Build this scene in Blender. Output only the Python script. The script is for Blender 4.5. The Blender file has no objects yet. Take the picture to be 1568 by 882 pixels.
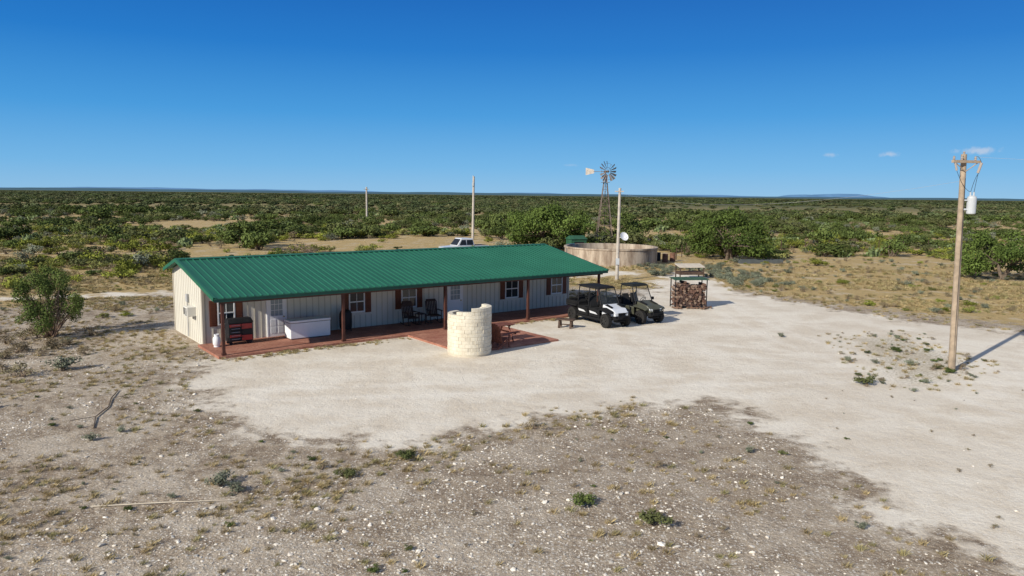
import bpy, bmesh, math, random
import numpy as np
from mathutils import Vector, Matrix
rnd=random.Random(7)
sc=bpy.context.scene
col=sc.collection
sc.view_settings.view_transform='Standard'; sc.view_settings.look='None'; sc.view_settings.exposure=0

# ---------------------------------------------------------------- helpers
class NT:
    def __init__(s,nt): s.nt=nt; s.n=nt.nodes; s.l=nt.links
    def new(s,t,**k):
        x=s.n.new(t)
        for a,b in k.items(): setattr(x,a,b)
        return x
    def link(s,a,b): s.l.new(a,b)
    def setin(s,node,key,v):
        if v is None: return
        if hasattr(v,'is_output') or isinstance(v,bpy.types.NodeSocket): s.l.new(v,node.inputs[key])
        else:
            if isinstance(v,(tuple,list)) and len(v)==3 and node.inputs[key].type=='RGBA': v=(*v,1)
            node.inputs[key].default_value=v
    def noise(s,vec,scale,detail=4,rough=.55):
        x=s.new('ShaderNodeTexNoise'); s.setin(x,'Vector',vec); x.inputs['Scale'].default_value=scale
        x.inputs['Detail'].default_value=detail; x.inputs['Roughness'].default_value=rough; return x.outputs['Fac']
    def voro(s,vec,scale,feature='F1'):
        x=s.new('ShaderNodeTexVoronoi',feature=feature); s.setin(x,'Vector',vec); x.inputs['Scale'].default_value=scale; return x
    def ramp(s,fac,stops):
        x=s.new('ShaderNodeValToRGB'); s.setin(x,'Fac',fac); e=x.color_ramp.elements
        while len(e)<len(stops): e.new(.5)
        for i,(p,c) in enumerate(stops):
            e[i].position=p
            if not isinstance(c,(tuple,list)): c=(c,c,c)
            e[i].color=(*c,1)
        return x.outputs['Color']
    def mix(s,f,a,b,bt='MIX'):
        x=s.new('ShaderNodeMix',data_type='RGBA',blend_type=bt); s.setin(x,0,f); s.setin(x,6,a); s.setin(x,7,b); return x.outputs[2]
    def m(s,op,a,b=None,clamp=False):
        x=s.new('ShaderNodeMath',operation=op); x.use_clamp=clamp; s.setin(x,0,a)
        if b is not None: s.setin(x,1,b)
        return x.outputs[0]
    def ss(s,v,lo,hi):
        x=s.new('ShaderNodeMapRange',interpolation_type='SMOOTHSTEP'); s.setin(x,0,v)
        x.inputs[1].default_value=lo; x.inputs[2].default_value=hi; return x.outputs[0]
    def attr(s,name): return s.new('ShaderNodeAttribute',attribute_name=name).outputs['Fac']

def newmat(name):
    m=bpy.data.materials.new(name); m.use_nodes=True; t=NT(m.node_tree); b=t.n['Principled BSDF']; return m,t,b

def pmat(name,c,rough=.7,var=.25,scale=3.,metal=0.,bump=0.,c2=None,spec=.3,fine=0):
    m,t,b=newmat(name)
    tc=t.new('ShaderNodeTexCoord').outputs['Object']
    n=t.noise(tc,scale,6,.6)
    a=tuple(x*(1-var) for x in c); d=c2 if c2 else tuple(min(1,x*(1+var)) for x in c)
    colr=t.ramp(n,[(.3,a),(.7,d)])
    if fine:
        n2=t.noise(tc,fine,3,.6); colr=t.mix(t.ss(n2,.45,.7),colr,tuple(x*.7 for x in c))
    t.link(colr,b.inputs['Base Color'])
    b.inputs['Roughness'].default_value=rough; b.inputs['Metallic'].default_value=metal
    b.inputs['Specular IOR Level'].default_value=spec
    if bump:
        bp=t.new('ShaderNodeBump'); bp.inputs['Strength'].default_value=bump; bp.inputs['Distance'].default_value=.03
        t.link(t.noise(tc,scale*6,4),bp.inputs['Height']); t.link(bp.outputs[0],b.inputs['Normal'])
    return m

class Part:
    def __init__(s): s.v=[]; s.f=[]
    def add(s,vs,fs):
        o=len(s.v); s.v+= [tuple(v) for v in vs]; s.f+=[tuple(i+o for i in f) for f in fs]; return s
    def box(s,x0,x1,y0,y1,z0,z1,R=None,at=None):
        vs=[Vector((x,y,z)) for z in (z0,z1) for y in (y0,y1) for x in (x0,x1)]
        if R is not None: vs=[R@v for v in vs]
        if at is not None: vs=[v+Vector(at) for v in vs]
        return s.add(vs,[(0,2,3,1),(4,5,7,6),(0,1,5,4),(2,6,7,3),(0,4,6,2),(1,3,7,5)])
    def cyl(s,p0,p1,r0,r1=None,n=10,cap=True):
        p0=Vector(p0);p1=Vector(p1); r1=r0 if r1 is None else r1
        d=(p1-p0).normalized(); a=d.orthogonal().normalized(); b=d.cross(a)
        vs=[];fs=[]
        for p,r in ((p0,r0),(p1,r1)):
            for i in range(n):
                t=2*math.pi*i/n; vs.append(p+a*r*math.cos(t)+b*r*math.sin(t))
        for i in range(n): j=(i+1)%n; fs.append((i,j,n+j,n+i))
        if cap: fs.append(tuple(range(n-1,-1,-1))); fs.append(tuple(range(n,2*n)))
        return s.add(vs,fs)
    def path(s,pts,r,n=8):
        for a,b in zip(pts[:-1],pts[1:]): s.cyl(a,b,r,n=n)
        return s
    def hull(s,pts):
        bm=bmesh.new()
        for p in pts: bm.verts.new(p)
        bmesh.ops.convex_hull(bm,input=bm.verts)
        bmesh.ops.dissolve_limit(bm,angle_limit=.02,verts=bm.verts,edges=bm.edges)
        bm.verts.index_update()
        r=[v.co.copy() for v in bm.verts]; f=[[v.index for v in q.verts] for q in bm.faces]; bm.free()
        return s.add(r,f)
    def lathe(s,prof,c=(0,0,0),n=24,axis='Z'):
        vs=[];fs=[];k=len(prof)
        for i in range(n):
            t=2*math.pi*i/n
            for r,z in prof:
                if axis=='Z': v=(r*math.cos(t),r*math.sin(t),z)
                else: v=(r*math.cos(t),z,r*math.sin(t))
                vs.append(Vector(v)+Vector(c))
        for i in range(n):
            j=(i+1)%n
            for q in range(k-1): fs.append((i*k+q,j*k+q,j*k+q+1,i*k+q+1))
        return s.add(vs,fs)
    def make(s,name,mat,parent=None,bevel=0,smooth=False,loc=None):
        me=bpy.data.meshes.new(name); me.from_pydata(s.v,[],s.f); 
        bm=bmesh.new(); bm.from_mesh(me); bmesh.ops.recalc_face_normals(bm,faces=bm.faces); bm.to_mesh(me); bm.free()
        me.materials.append(mat)
        ob=bpy.data.objects.new(name,me); col.objects.link(ob)
        if smooth:
            for p in me.polygons: p.use_smooth=True
            ob.modifiers.new('es','EDGE_SPLIT').split_angle=math.radians(35)
        if bevel:
            b=ob.modifiers.new('b','BEVEL'); b.width=bevel; b.segments=2; b.limit_method='ANGLE'
        if parent: ob.parent=parent
        if loc: ob.location=loc
        return ob
def empty(name,loc=(0,0,0),rz=0):
    e=bpy.data.objects.new(name,None); e.location=loc; e.rotation_euler=(0,0,rz); e.empty_display_size=.3; col.objects.link(e); return e

# ---------------------------------------------------------------- camera
f=1150.;W=1568.;H=6.7
R=Matrix.Rotation(math.pi/2-math.atan(143/f),3,'X')@Matrix.Rotation(math.radians(.62),3,'Z')
cd=bpy.data.cameras.new("camera"); cd.lens=36*f/W; cd.clip_end=60000; cd.clip_start=.1
cam=bpy.data.objects.new("camera",cd); col.objects.link(cam); sc.camera=cam
cam.matrix_world=Matrix.Translation((0,0,H))@R.to_4x4()

# ---------------------------------------------------------------- light
EL=28
w=bpy.data.worlds.new("World"); sc.world=w; w.use_nodes=True
t=NT(w.node_tree); bg=t.n['Background']
sky=t.new('ShaderNodeTexSky',sky_type='NISHITA'); sky.sun_disc=False; sky.sun_elevation=math.radians(EL); sky.sun_rotation=math.radians(225)
sky.altitude=300; sky.air_density=1.0; sky.dust_density=.2; sky.ozone_density=1.0
tc=t.new('ShaderNodeTexCoord').outputs['Generated']
sx=t.new('ShaderNodeSeparateXYZ'); t.link(tc,sx.inputs[0])
grad=t.ramp(sx.outputs['Z'],[(0,(2.5,5.2,8.0)),(.035,(1.5,4.5,8.0)),(.10,(.5,3.2,7.3)),(.18,(.08,1.9,6.0)),(.28,(.0,1.05,4.6)),(.42,(1.6,2.2,3.8)),(1,(2.4,2.8,3.8))])
skyc=t.mix(.94,sky.outputs[0],grad)
def dirpx(x,y): return (R@Vector(((x-W/2)/f,-(y-441)/f,-1))).normalized()
for cx,cy,wx,wz,st in ((1498,231,.022,.005,.5),(1273,237,.009,.0035,.35),(1360,236,.010,.004,.45),(873,253,.012,.002,.15)):
    d=dirpx(cx,cy)
    su=t.new('ShaderNodeVectorMath',operation='SUBTRACT'); t.link(tc,su.inputs[0]); su.inputs[1].default_value=d
    mu=t.new('ShaderNodeVectorMath',operation='MULTIPLY'); t.link(su.outputs[0],mu.inputs[0]); mu.inputs[1].default_value=(1/wx,1/wx,1/wz)
    le=t.new('ShaderNodeVectorMath',operation='LENGTH'); t.link(mu.outputs[0],le.inputs[0])
    n=t.noise(tc,130,4); q=t.m('ADD',le.outputs['Value'],t.m('MULTIPLY',t.m('SUBTRACT',n,.5),2.2))
    fac=t.m('MULTIPLY',t.ss(q,1.1,0.0),st)
    skyc=t.mix(fac,skyc,(7,7,7.5))
t.link(skyc,bg.inputs['Color']); bg.inputs['Strength'].default_value=.1
sd=bpy.data.lights.new("sun",'SUN'); sd.energy=5.0; sd.angle=math.radians(.53); sd.color=(1,.94,.83)
so=bpy.data.objects.new("sun",sd); col.objects.link(so)
s_dir=Vector((-.7071*math.cos(math.radians(EL)),-.7071*math.cos(math.radians(EL)),math.sin(math.radians(EL))))
so.rotation_euler=s_dir.to_track_quat('Z','Y').to_euler(); so.location=(-30,-30,40)

# ---------------------------------------------------------------- regions
PAD=[(-11.8,27.4),(-11.6,29.9),(-4.6,36.2),(2.8,42.4),(9.5,52),(11.5,60),(15.5,69.5),(16.8,60),(15.8,53.7),(17.8,48.8),(22.1,40.7),(27,36.8),(40,34),(60,30),(60,2),(13,2),(8.8,12.7),(7.9,16.3),(8.2,19.4),(6.6,24.2),(2.5,23.0),(0,21.2),(-2.4,19.6),(-7,20.0),(-9.4,22.6)]
YARD=[(-26,20),(-27,40),(-19,46),(-8,56),(-6,62),(2,68),(4,86),(17,88),(24,70),(34,52),(60,40),(60,0),(-26,0)]
WEED=[(15.2,37),(20.8,38.2),(20.1,30),(16.2,25.3),(12.5,25.6)]
DRY=[(17,53),(16.5,62),(19,78),(27,84),(38,84),(70,70),(70,38),(29,38.5),(23.7,43.8),(19,50)]
LEFTS=[(-60,38),(-60,56),(-34,58),(-14,58),(-24,47),(-30,41)]
TRK=[(-60,43.5),(-60,45.5),(-34,46.5),(-18,52),(-10,57),(-4,62),(4,66),(12,68),(12,64),(4,61),(-3,56),(-18,49),(-34,44)]
RUB=[(-7,11),(-7,14.5),(-3.5,16.8),(1,15.8),(3.5,17),(5,12.5),(3,9),(-6,9)]
DARK=[(-4,16),(-1,20),(3,22.5),(6,24),(7.5,18),(7,13.5),(2,13)]
VERGE=[(-6.1,14.9),(-4.7,17.1),(-2.4,18.6),(.9,21.2),(3.8,23.4)]
RUTS=[[(60,24),(28,27.5),(16,30.5),(8,34.5),(5,37)],[(60,22.4),(27,25.8),(15,28.8),(7,32.6),(2,34)],[(16,66),(14.5,54),(13.5,44),(14,34),(18,22),(26,8)],[(14.5,66),(13,54),(12,44),(12.4,33),(16.4,21),(24,8)],[(-9,25),(0,26.5),(9,28.5),(20,29),(40,27)],[(-9,23.6),(0,24.9),(9,26.8),(20,27.3),(40,25)]]
def segd(P,a,b):
    a=np.array(a);b=np.array(b);d=b-a;tt=np.clip(((P-a)@d)/(d@d),0,1); return np.linalg.norm(P-(a+tt[:,None]*d),axis=1)
def sdf(P,poly):
    d=np.full(len(P),1e9); ins=np.zeros(len(P),bool); n=len(poly)
    for i in range(n):
        a=poly[i];b=poly[(i+1)%n]; d=np.minimum(d,segd(P,a,b))
        c=((a[1]>P[:,1])!=(b[1]>P[:,1]))
        xx=(b[0]-a[0])*(P[:,1]-a[1])/((b[1]-a[1]) or 1e-9)+a[0]
        ins^= c&(P[:,0]<xx)
    return np.where(ins,d,-d)
def mask(P,poly,s=1.): return np.clip(.5+sdf(P,poly)/(2*s),0,1)
def pl(P,line,wd): 
    d=np.full(len(P),1e9)
    for a,b in zip(line[:-1],line[1:]): d=np.minimum(d,segd(P,a,b))
    return np.clip(1-d/wd,0,1)
def smooth_line(L):
    A=np.array(L,float)
    for _ in range(3):
        B=[A[0]]
        for a,b in zip(A[:-1],A[1:]): B+= [a*.75+b*.25,a*.25+b*.75]
        B.append(A[-1]); A=np.array(B)
    return [tuple(q) for q in A]

# ---------------------------------------------------------------- ground
def axis(lo,hi,st,far_lo,far_hi):
    a=list(np.arange(lo,hi+st/2,st)); g=st; x=hi
    while x<far_hi: g*=1.13; x+=g; a.append(x)
    b=[];g=st;x=lo
    while x>far_lo: g*=1.13; x-=g; b.append(x)
    return np.array(b[::-1]+a)
X=axis(-32,36,.25,-16000,16000); Y=axis(8,72,.25,-3000,16000)
gx,gy=np.meshgrid(X,Y); P=np.stack([gx.ravel(),gy.ravel()],1); nx,ny=len(X),len(Y)
me=bpy.data.meshes.new("ground")
co=np.zeros((nx*ny,3)); co[:,:2]=P
i=np.arange(nx*ny).reshape(ny,nx); q=np.stack([i[:-1,:-1],i[:-1,1:],i[1:,1:],i[1:,:-1]],-1).reshape(-1,4)
me.vertices.add(nx*ny); me.vertices.foreach_set('co',co.ravel())
me.loops.add(q.size); me.loops.foreach_set('vertex_index',q.ravel()); me.polygons.add(len(q)); me.polygons.foreach_set('loop_start',np.arange(0,q.size,4)); me.update(); me.validate()
def setattr_(nm,v): a=me.attributes.new(nm,'FLOAT','POINT'); a.data.foreach_set('value',v.astype(np.float32))
setattr_('pad',np.maximum(mask(P,PAD,2.0),mask(P,TRK,1.8)*.8))
setattr_('straw',np.maximum.reduce([mask(P,DRY,4),mask(P,LEFTS,5)*.95,np.clip((P[:,1]-44)/22,0,.8)]))
setattr_('weed',np.maximum(mask(P,WEED,2.0)*.8,pl(P,VERGE,1.3)*.75))
setattr_('rub',mask(P,RUB,2.5)); setattr_('dark',mask(P,DARK,3))
setattr_('far',np.clip((P[:,1]-110)/1100,0,1)**.5)
near=(np.abs(P[:,0])<62)&(P[:,1]>0)&(P[:,1]<75); rt=np.zeros(len(P))
for L in RUTS: rt[near]=np.maximum(rt[near],pl(P[near],smooth_line(L),.42))
setattr_('rut',rt)
gm,t,b=newmat("ground_caliche_and_dirt")
pos=t.new('ShaderNodeNewGeometry').outputs['Position']
n0=t.noise(pos,.12,2); n1=t.noise(pos,.5,4,.6); n2=t.noise(pos,2.2,4,.65); n3=t.noise(pos,11,4,.7); n4=t.noise(pos,45,2,.6)
soil=t.mix(t.ss(n2,.36,.66),(.25,.188,.13),(.48,.39,.285))
soil=t.mix(t.m('MULTIPLY',t.ss(n1,.42,.64),.7),soil,(.60,.51,.395))
soil=t.mix(t.m('MULTIPLY',t.attr('dark'),.42),soil,(.28,.215,.155))
soil=t.mix(t.m('MULTIPLY',t.ss(n3,.48,.7),.6),soil,(.165,.12,.075))
def stones(scale,thr0,thr1,colr_lo,colr_hi,base,addmask,warp=True):
    vec=pos
    if warp:
        nz=t.new('ShaderNodeTexNoise'); t.link(pos,nz.inputs['Vector']); nz.inputs['Scale'].default_value=scale*.8; nz.inputs['Detail'].default_value=1
        wv=t.new('ShaderNodeVectorMath',operation='MULTIPLY_ADD'); t.link(nz.outputs['Color'],wv.inputs[0]); wv.inputs[1].default_value=(.6/scale,)*3; t.link(pos,wv.inputs[2]); vec=wv.outputs[0]
    v=t.voro(vec,scale); sep=t.new('ShaderNodeSeparateColor'); t.link(v.outputs['Color'],sep.inputs[0])
    d=t.ss(v.outputs['Distance'],.48,.30)
    sel=t.ss(t.m('ADD',sep.outputs[0],addmask),thr0,thr1)
    mk=t.m('MULTIPLY',d,sel)
    c=t.mix(sep.outputs[1],colr_lo,colr_hi)
    return t.mix(mk,base,c),mk
rub=t.attr('rub')
am=t.m('ADD',t.m('MULTIPLY',rub,.22),t.m('MULTIPLY',t.m('SUBTRACT',n1,.5),1.1))
soil,s2=stones(15,.68,.76,(.52,.45,.35),(.82,.77,.68),soil,am)
soil,s3=stones(38,.50,.58,(.44,.36,.26),(.76,.69,.58),soil,am,False)
st=t.mix(t.ss(n3,.3,.7),(.36,.255,.115),(.62,.46,.225))
st=t.mix(t.m('MULTIPLY',t.ss(n1,.5,.64),.7),st,(.58,.48,.34)); st=t.mix(t.m('MULTIPLY',t.ss(n2,.5,.68),.6),st,(.26,.22,.08))
sm=t.ss(t.m('ADD',t.attr('straw'),t.m('MULTIPLY',t.m('SUBTRACT',n2,.5),1.2)),.42,.6)
gc=t.mix(sm,soil,st)
pd=t.mix(t.ss(n1,.36,.62),(.70,.61,.48),(.83,.76,.635)); pd=t.mix(t.m('MULTIPLY',t.ss(n3,.46,.72),.4),pd,(.56,.465,.35))
pd=t.mix(t.m('MULTIPLY',t.ss(n2,.52,.7),.4),pd,(.62,.53,.41))
pd=t.mix(t.m('MULTIPLY',t.ss(n0,.5,.62),.4),pd,(.63,.54,.42))
pd=t.mix(t.m('MULTIPLY',t.m('MULTIPLY',t.attr('rut'),t.ss(n2,.3,.6)),.6),pd,(.88,.82,.71))
pd,_=stones(30,.60,.68,(.68,.61,.51),(.88,.84,.76),pd,t.m('MULTIPLY',t.m('SUBTRACT',n2,.5),.6),False)
pd=t.mix(t.m('MULTIPLY',t.ss(n4,.54,.74),.4),pd,(.42,.34,.25))
pa=t.m('ADD',t.attr('pad'),t.m('ADD',t.m('MULTIPLY',t.m('SUBTRACT',n2,.5),.9),t.m('MULTIPLY',t.m('SUBTRACT',n1,.5),1.5)))
pmk=t.ss(pa,.34,.70)
gc=t.mix(pmk,gc,pd)
wd=t.mix(t.ss(n3,.35,.65),(.12,.095,.05),(.30,.245,.14))
wm=t.m('MULTIPLY',t.ss(t.m('ADD',t.attr('weed'),t.m('MULTIPLY',t.m('SUBTRACT',n3,.5),1.6)),.6,1.0),.75)
gc=t.mix(wm,gc,wd)
nf=t.noise(pos,.02,5,.7)
farc=t.mix(t.ss(nf,.42,.66),(.07,.09,.035),(.22,.20,.095))
gc=t.mix(t.ss(t.m('ADD',t.attr('far'),t.m('MULTIPLY',t.m('SUBTRACT',nf,.5),.3)),.25,.7),gc,farc)
t.link(gc,b.inputs['Base Color']); b.inputs['Roughness'].default_value=.95; b.inputs['Specular IOR Level'].default_value=.1
bp=t.new('ShaderNodeBump'); bp.inputs['Distance'].default_value=.05
t.link(t.m('SUBTRACT',.85,t.m('MULTIPLY',pmk,.35)),bp.inputs['Strength'])
t.link(t.m('ADD',t.m('MULTIPLY',n2,1.8),t.m('ADD',n3,t.m('MULTIPLY',n4,.4))),bp.inputs['Height']); t.link(bp.outputs[0],b.inputs['Normal'])
me.materials.append(gm)
g=bpy.data.objects.new("ground",me); col.objects.link(g)

# ---------------------------------------------------------------- hills
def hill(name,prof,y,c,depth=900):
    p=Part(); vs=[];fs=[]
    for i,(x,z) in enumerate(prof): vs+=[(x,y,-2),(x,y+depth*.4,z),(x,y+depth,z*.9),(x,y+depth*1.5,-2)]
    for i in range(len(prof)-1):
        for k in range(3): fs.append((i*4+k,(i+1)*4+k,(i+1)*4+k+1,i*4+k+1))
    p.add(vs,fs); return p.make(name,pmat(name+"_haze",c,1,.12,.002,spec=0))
def nz1(x,s,a): return a*(math.sin(x*s)+.6*math.sin(x*s*2.3+1.3)+.35*math.sin(x*s*5.1+.4)+.2*math.sin(x*s*13+2))
prof=[(x,max(4,36+nz1(x,.0011,8)-(17*max(0,min(1,(x+1500)/2500))))) for x in range(-11000,4000,120)]
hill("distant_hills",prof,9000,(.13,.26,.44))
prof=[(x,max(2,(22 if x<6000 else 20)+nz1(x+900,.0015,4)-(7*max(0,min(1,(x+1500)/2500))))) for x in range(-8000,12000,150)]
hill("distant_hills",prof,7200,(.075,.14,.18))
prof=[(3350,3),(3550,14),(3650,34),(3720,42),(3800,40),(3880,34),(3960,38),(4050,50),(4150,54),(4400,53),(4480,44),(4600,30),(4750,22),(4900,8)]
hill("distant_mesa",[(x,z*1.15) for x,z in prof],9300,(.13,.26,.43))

# ---------------------------------------------------------------- foliage
def leafmesh(name,seed,lobes,n,size,stems=None,stemmat=None,leafmat=None,aspect=1.7):
    r=np.random.default_rng(seed)
    lob=np.array([l[:6] for l in lobes],float); vol=lob[:,3]*lob[:,4]*lob[:,5]; k=r.choice(len(lob),n,p=vol**.75/np.sum(vol**.75))
    d=r.normal(size=(n,3)); d/=np.linalg.norm(d,axis=1)[:,None]
    rad=r.uniform(.25,1,n)**.55*(1+r.normal(0,.13,n))
    c=lob[k,:3]+d*lob[k,3:6]*rad[:,None]
    ok=c[:,2]>.03; c=c[ok];d=d[ok];k=k[ok];rad=rad[ok];n=len(c)
    nr=d*.9+r.normal(size=(n,3))*.55; nr[:,2]+=.15; nr/=np.linalg.norm(nr,axis=1)[:,None]
    a=np.cross(nr,r.normal(size=(n,3))); a/=np.linalg.norm(a,axis=1)[:,None]; bb=np.cross(nr,a)
    s=size*r.uniform(.55,1.35,n)[:,None]
    v=np.stack([c-a*s*aspect*.5,c-bb*s*.5,c+a*s*aspect*.5,c+bb*s*.5],1).reshape(-1,3)
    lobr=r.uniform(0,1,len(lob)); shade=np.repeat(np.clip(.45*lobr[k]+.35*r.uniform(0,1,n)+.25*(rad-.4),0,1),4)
    fv=[];ff=[]
    if stems:
        p=Part()
        for s0 in stems: p.cyl(*s0,n=5,cap=False)
        fv=p.v; ff=p.f
    nv=len(v); allv=np.concatenate([v,np.array(fv).reshape(-1,3)]) if fv else v
    m_=bpy.data.meshes.new(name)
    m_.vertices.add(len(allv)); m_.vertices.foreach_set('co',allv.ravel())
    L=list(range(nv)); 
    for fc in ff: L+= [i+nv for i in fc]
    m_.loops.add(len(L)); m_.loops.foreach_set('vertex_index',L)
    npoly=nv//4+len(ff); m_.polygons.add(npoly); m_.polygons.foreach_set('loop_start',np.arange(0,len(L),4))
    mi=np.zeros(npoly,np.int32); mi[nv//4:]=1; m_.update(); m_.polygons.foreach_set('material_index',mi)
    at=m_.attributes.new('shade','FLOAT','POINT'); sh=np.zeros(len(allv),np.float32); sh[:nv]=shade; at.data.foreach_set('value',sh)
    m_.materials.append(leafmat); m_.materials.append(stemmat); m_.update()
    return m_
def leafmat(name,lo,hi,alt=None):
    m,t,b=newmat(name)
    oi=t.new('ShaderNodeObjectInfo').outputs['Random']
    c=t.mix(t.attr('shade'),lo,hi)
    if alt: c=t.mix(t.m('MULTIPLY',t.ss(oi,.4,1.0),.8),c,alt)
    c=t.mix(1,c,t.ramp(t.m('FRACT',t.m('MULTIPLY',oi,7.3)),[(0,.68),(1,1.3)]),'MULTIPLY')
    t.link(c,b.inputs['Base Color']); b.inputs['Roughness'].default_value=.8; b.inputs['Specular IOR Level'].default_value=.1
    return m
bark=pmat("bark",(.15,.115,.085),.95,.4,6)
drystem=pmat("dry_stem",(.24,.18,.13),.95,.3,6)
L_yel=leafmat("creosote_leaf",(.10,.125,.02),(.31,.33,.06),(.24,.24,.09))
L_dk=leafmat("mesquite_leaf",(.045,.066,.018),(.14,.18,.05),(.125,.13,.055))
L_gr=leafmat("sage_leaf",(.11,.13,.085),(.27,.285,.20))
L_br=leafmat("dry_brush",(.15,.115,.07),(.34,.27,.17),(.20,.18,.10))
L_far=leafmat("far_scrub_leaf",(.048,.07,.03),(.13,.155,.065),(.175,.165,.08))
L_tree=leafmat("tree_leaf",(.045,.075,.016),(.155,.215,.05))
def bushlobes(r,k,rad,h):
    o=[]
    for i in range(k):
        a=r.uniform(0,6.28); d=r.uniform(.1,.75)*rad; s=r.uniform(.22,.42)*rad; hz=r.uniform(.3,.85)*h*(1-.35*d/rad)
        o.append((d*math.cos(a),d*math.sin(a),hz,s,s,r.uniform(.16,.32)*h))
    return o
def stemsfor(r,lobes,rr=.03,base=.1):
    s=[]
    for l in lobes:
        p0=(r.uniform(-base,base),r.uniform(-base,base),-.05); e=Vector(l[:3]); mid=Vector(p0).lerp(e,.5)+Vector((r.uniform(-.1,.1),r.uniform(-.1,.1),.1))
        s.append((p0,mid,rr,rr*.7)); s.append((mid,e,rr*.7,rr*.3))
    return s
protos=bpy.data.collections.new("scrub_variants")
def addproto(colx,nm,mesh): o=bpy.data.objects.new(nm,mesh); colx.objects.link(o)
def mkb(nm,seed,k,n,size,mat,stm=bark,rad=1.,h=1.,**kw):
    r=random.Random(seed); lb=bushlobes(r,k,rad,h); addproto(protos,nm,leafmesh(nm,seed,lb,n,size,stemsfor(r,lb[:7]),leafmat=mat,stemmat=stm,**kw))
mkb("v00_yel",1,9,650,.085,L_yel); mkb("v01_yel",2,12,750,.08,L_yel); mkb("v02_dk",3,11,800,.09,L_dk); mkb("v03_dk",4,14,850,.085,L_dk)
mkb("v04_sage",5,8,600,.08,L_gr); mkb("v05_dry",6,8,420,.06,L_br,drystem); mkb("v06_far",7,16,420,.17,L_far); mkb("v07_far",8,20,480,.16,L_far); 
r=random.Random(11); p=Part()
def pad_(p,c,u,n_,L_,Wd,th=.02):
    c=Vector(c);u=Vector(u).normalized();n_=Vector(n_).normalized();s=u.cross(n_).normalized(); k=10;vs=[]
    for sg in (-1,1):
        for i in range(k):
            a=2*math.pi*i/k; vs.append(c+u*(L_*.5*(1-math.cos(a)))+s*(Wd*.5*math.sin(a))+n_*sg*th)
    fs=[tuple(range(k)),tuple(range(2*k-1,k-1,-1))]+[(i,i+k,(i+1)%k+k,(i+1)%k) for i in range(k)]; p.add(vs,fs)
for i in range(34):
    a=r.uniform(0,6.28);d=r.uniform(0,.75); c=Vector((d*math.cos(a),d*math.sin(a),0)); u=Vector((r.uniform(-.5,.5),r.uniform(-.5,.5),1))
    for k in range(r.randint(2,4)):
        n_=Vector((r.uniform(-1,1),r.uniform(-1,1),.1)); pad_(p,c,u,n_,.32,.26); c=c+u.normalized()*.27; u=u+Vector((r.uniform(-.7,.7),r.uniform(-.7,.7),.2))
pear=pmat("prickly_pear_green",(.17,.22,.09),.6,.3,4)
pm=bpy.data.meshes.new("v08_pear"); pm.from_pydata(p.v,[],p.f); pm.materials.append(pear); addproto(protos,"v08_pear",pm)

def instancer(name,colx,pts,scl,rz,idx):
    m_=bpy.data.meshes.new(name); m_.vertices.add(len(pts)); m_.vertices.foreach_set('co',np.asarray(pts,np.float32).ravel())
    a=m_.attributes.new('scl','FLOAT_VECTOR','POINT'); a.data.foreach_set('vector',np.asarray(scl,np.float32).ravel())
    a=m_.attributes.new('rot','FLOAT_VECTOR','POINT'); a.data.foreach_set('vector',np.asarray(rz,np.float32).ravel())
    a=m_.attributes.new('idx','INT','POINT'); a.data.foreach_set('value',np.asarray(idx,np.int32))
    o=bpy.data.objects.new(name,m_); col.objects.link(o)
    ng=bpy.data.node_groups.new(name,'GeometryNodeTree'); ng.interface.new_socket('Geometry',in_out='INPUT',socket_type='NodeSocketGeometry'); ng.interface.new_socket('Geometry',in_out='OUTPUT',socket_type='NodeSocketGeometry')
    t=NT(ng); gi=t.new('NodeGroupInput'); go=t.new('NodeGroupOutput'); ip=t.new('GeometryNodeInstanceOnPoints'); ci=t.new('GeometryNodeCollectionInfo')
    ci.inputs['Collection'].default_value=colx; ci.inputs['Separate Children'].default_value=True; ci.inputs['Reset Children'].default_value=True
    def na(n,ty): x=t.new('GeometryNodeInputNamedAttribute',data_type=ty); x.inputs[0].default_value=n; return x.outputs[0]
    t.link(gi.outputs[0],ip.inputs['Points']); t.link(ci.outputs[0],ip.inputs['Instance']); ip.inputs['Pick Instance'].default_value=True
    t.link(na('idx','INT'),ip.inputs['Instance Index']); t.link(na('rot','FLOAT_VECTOR'),ip.inputs['Rotation']); t.link(na('scl','FLOAT_VECTOR'),ip.inputs['Scale']); t.link(ip.outputs[0],go.inputs[0])
    md=o.modifiers.new('scatter','NODES'); md.node_group=ng
    return o
rg=np.random.default_rng(3)
def lowf(P,s,seed):
    r=np.random.default_rng(seed); v=np.zeros(len(P))
    for i in range(7):
        a=r.uniform(0,6.28); k=s*r.uniform(.6,2.2); v+=np.sin((P[:,0]*math.cos(a)+P[:,1]*math.sin(a))*k+r.uniform(0,6.28))
    return v/7**.5
def cone(n,y0,y1,pad=14,k=.80):
    y=np.sqrt(rg.uniform(y0**2,y1**2,n)); x=rg.uniform(-1,1,n)*(k*y+pad); return np.stack([x,y],1)
A=np.r_[cone(5600,50,230),cone(1900,56,130)]
lf=lowf(A,.09,1)+.5*lowf(A*np.array([.5,1.6]),.16,31)
keep=(sdf(A,YARD)<-1)&(sdf(A,TRK)<-1.0)&(lf>rg.normal(-.38,.45,len(A)))
keep&=~((sdf(A,DRY)>0)&(rg.uniform(0,1,len(A))>.04)); keep&=~((sdf(A,LEFTS)>0)&(rg.uniform(0,1,len(A))>.3))
keep&=~((np.abs(A[:,0]+11)<6)&(np.abs(A[:,1]-110)<9)); keep&=~((A[:,0]>-22)&(A[:,0]<2)&(A[:,1]<92)&(rg.uniform(0,1,len(A))>.25))
A=A[keep]; n=len(A)
u=rg.uniform(0,1,n); far=A[:,1]>135
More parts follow.
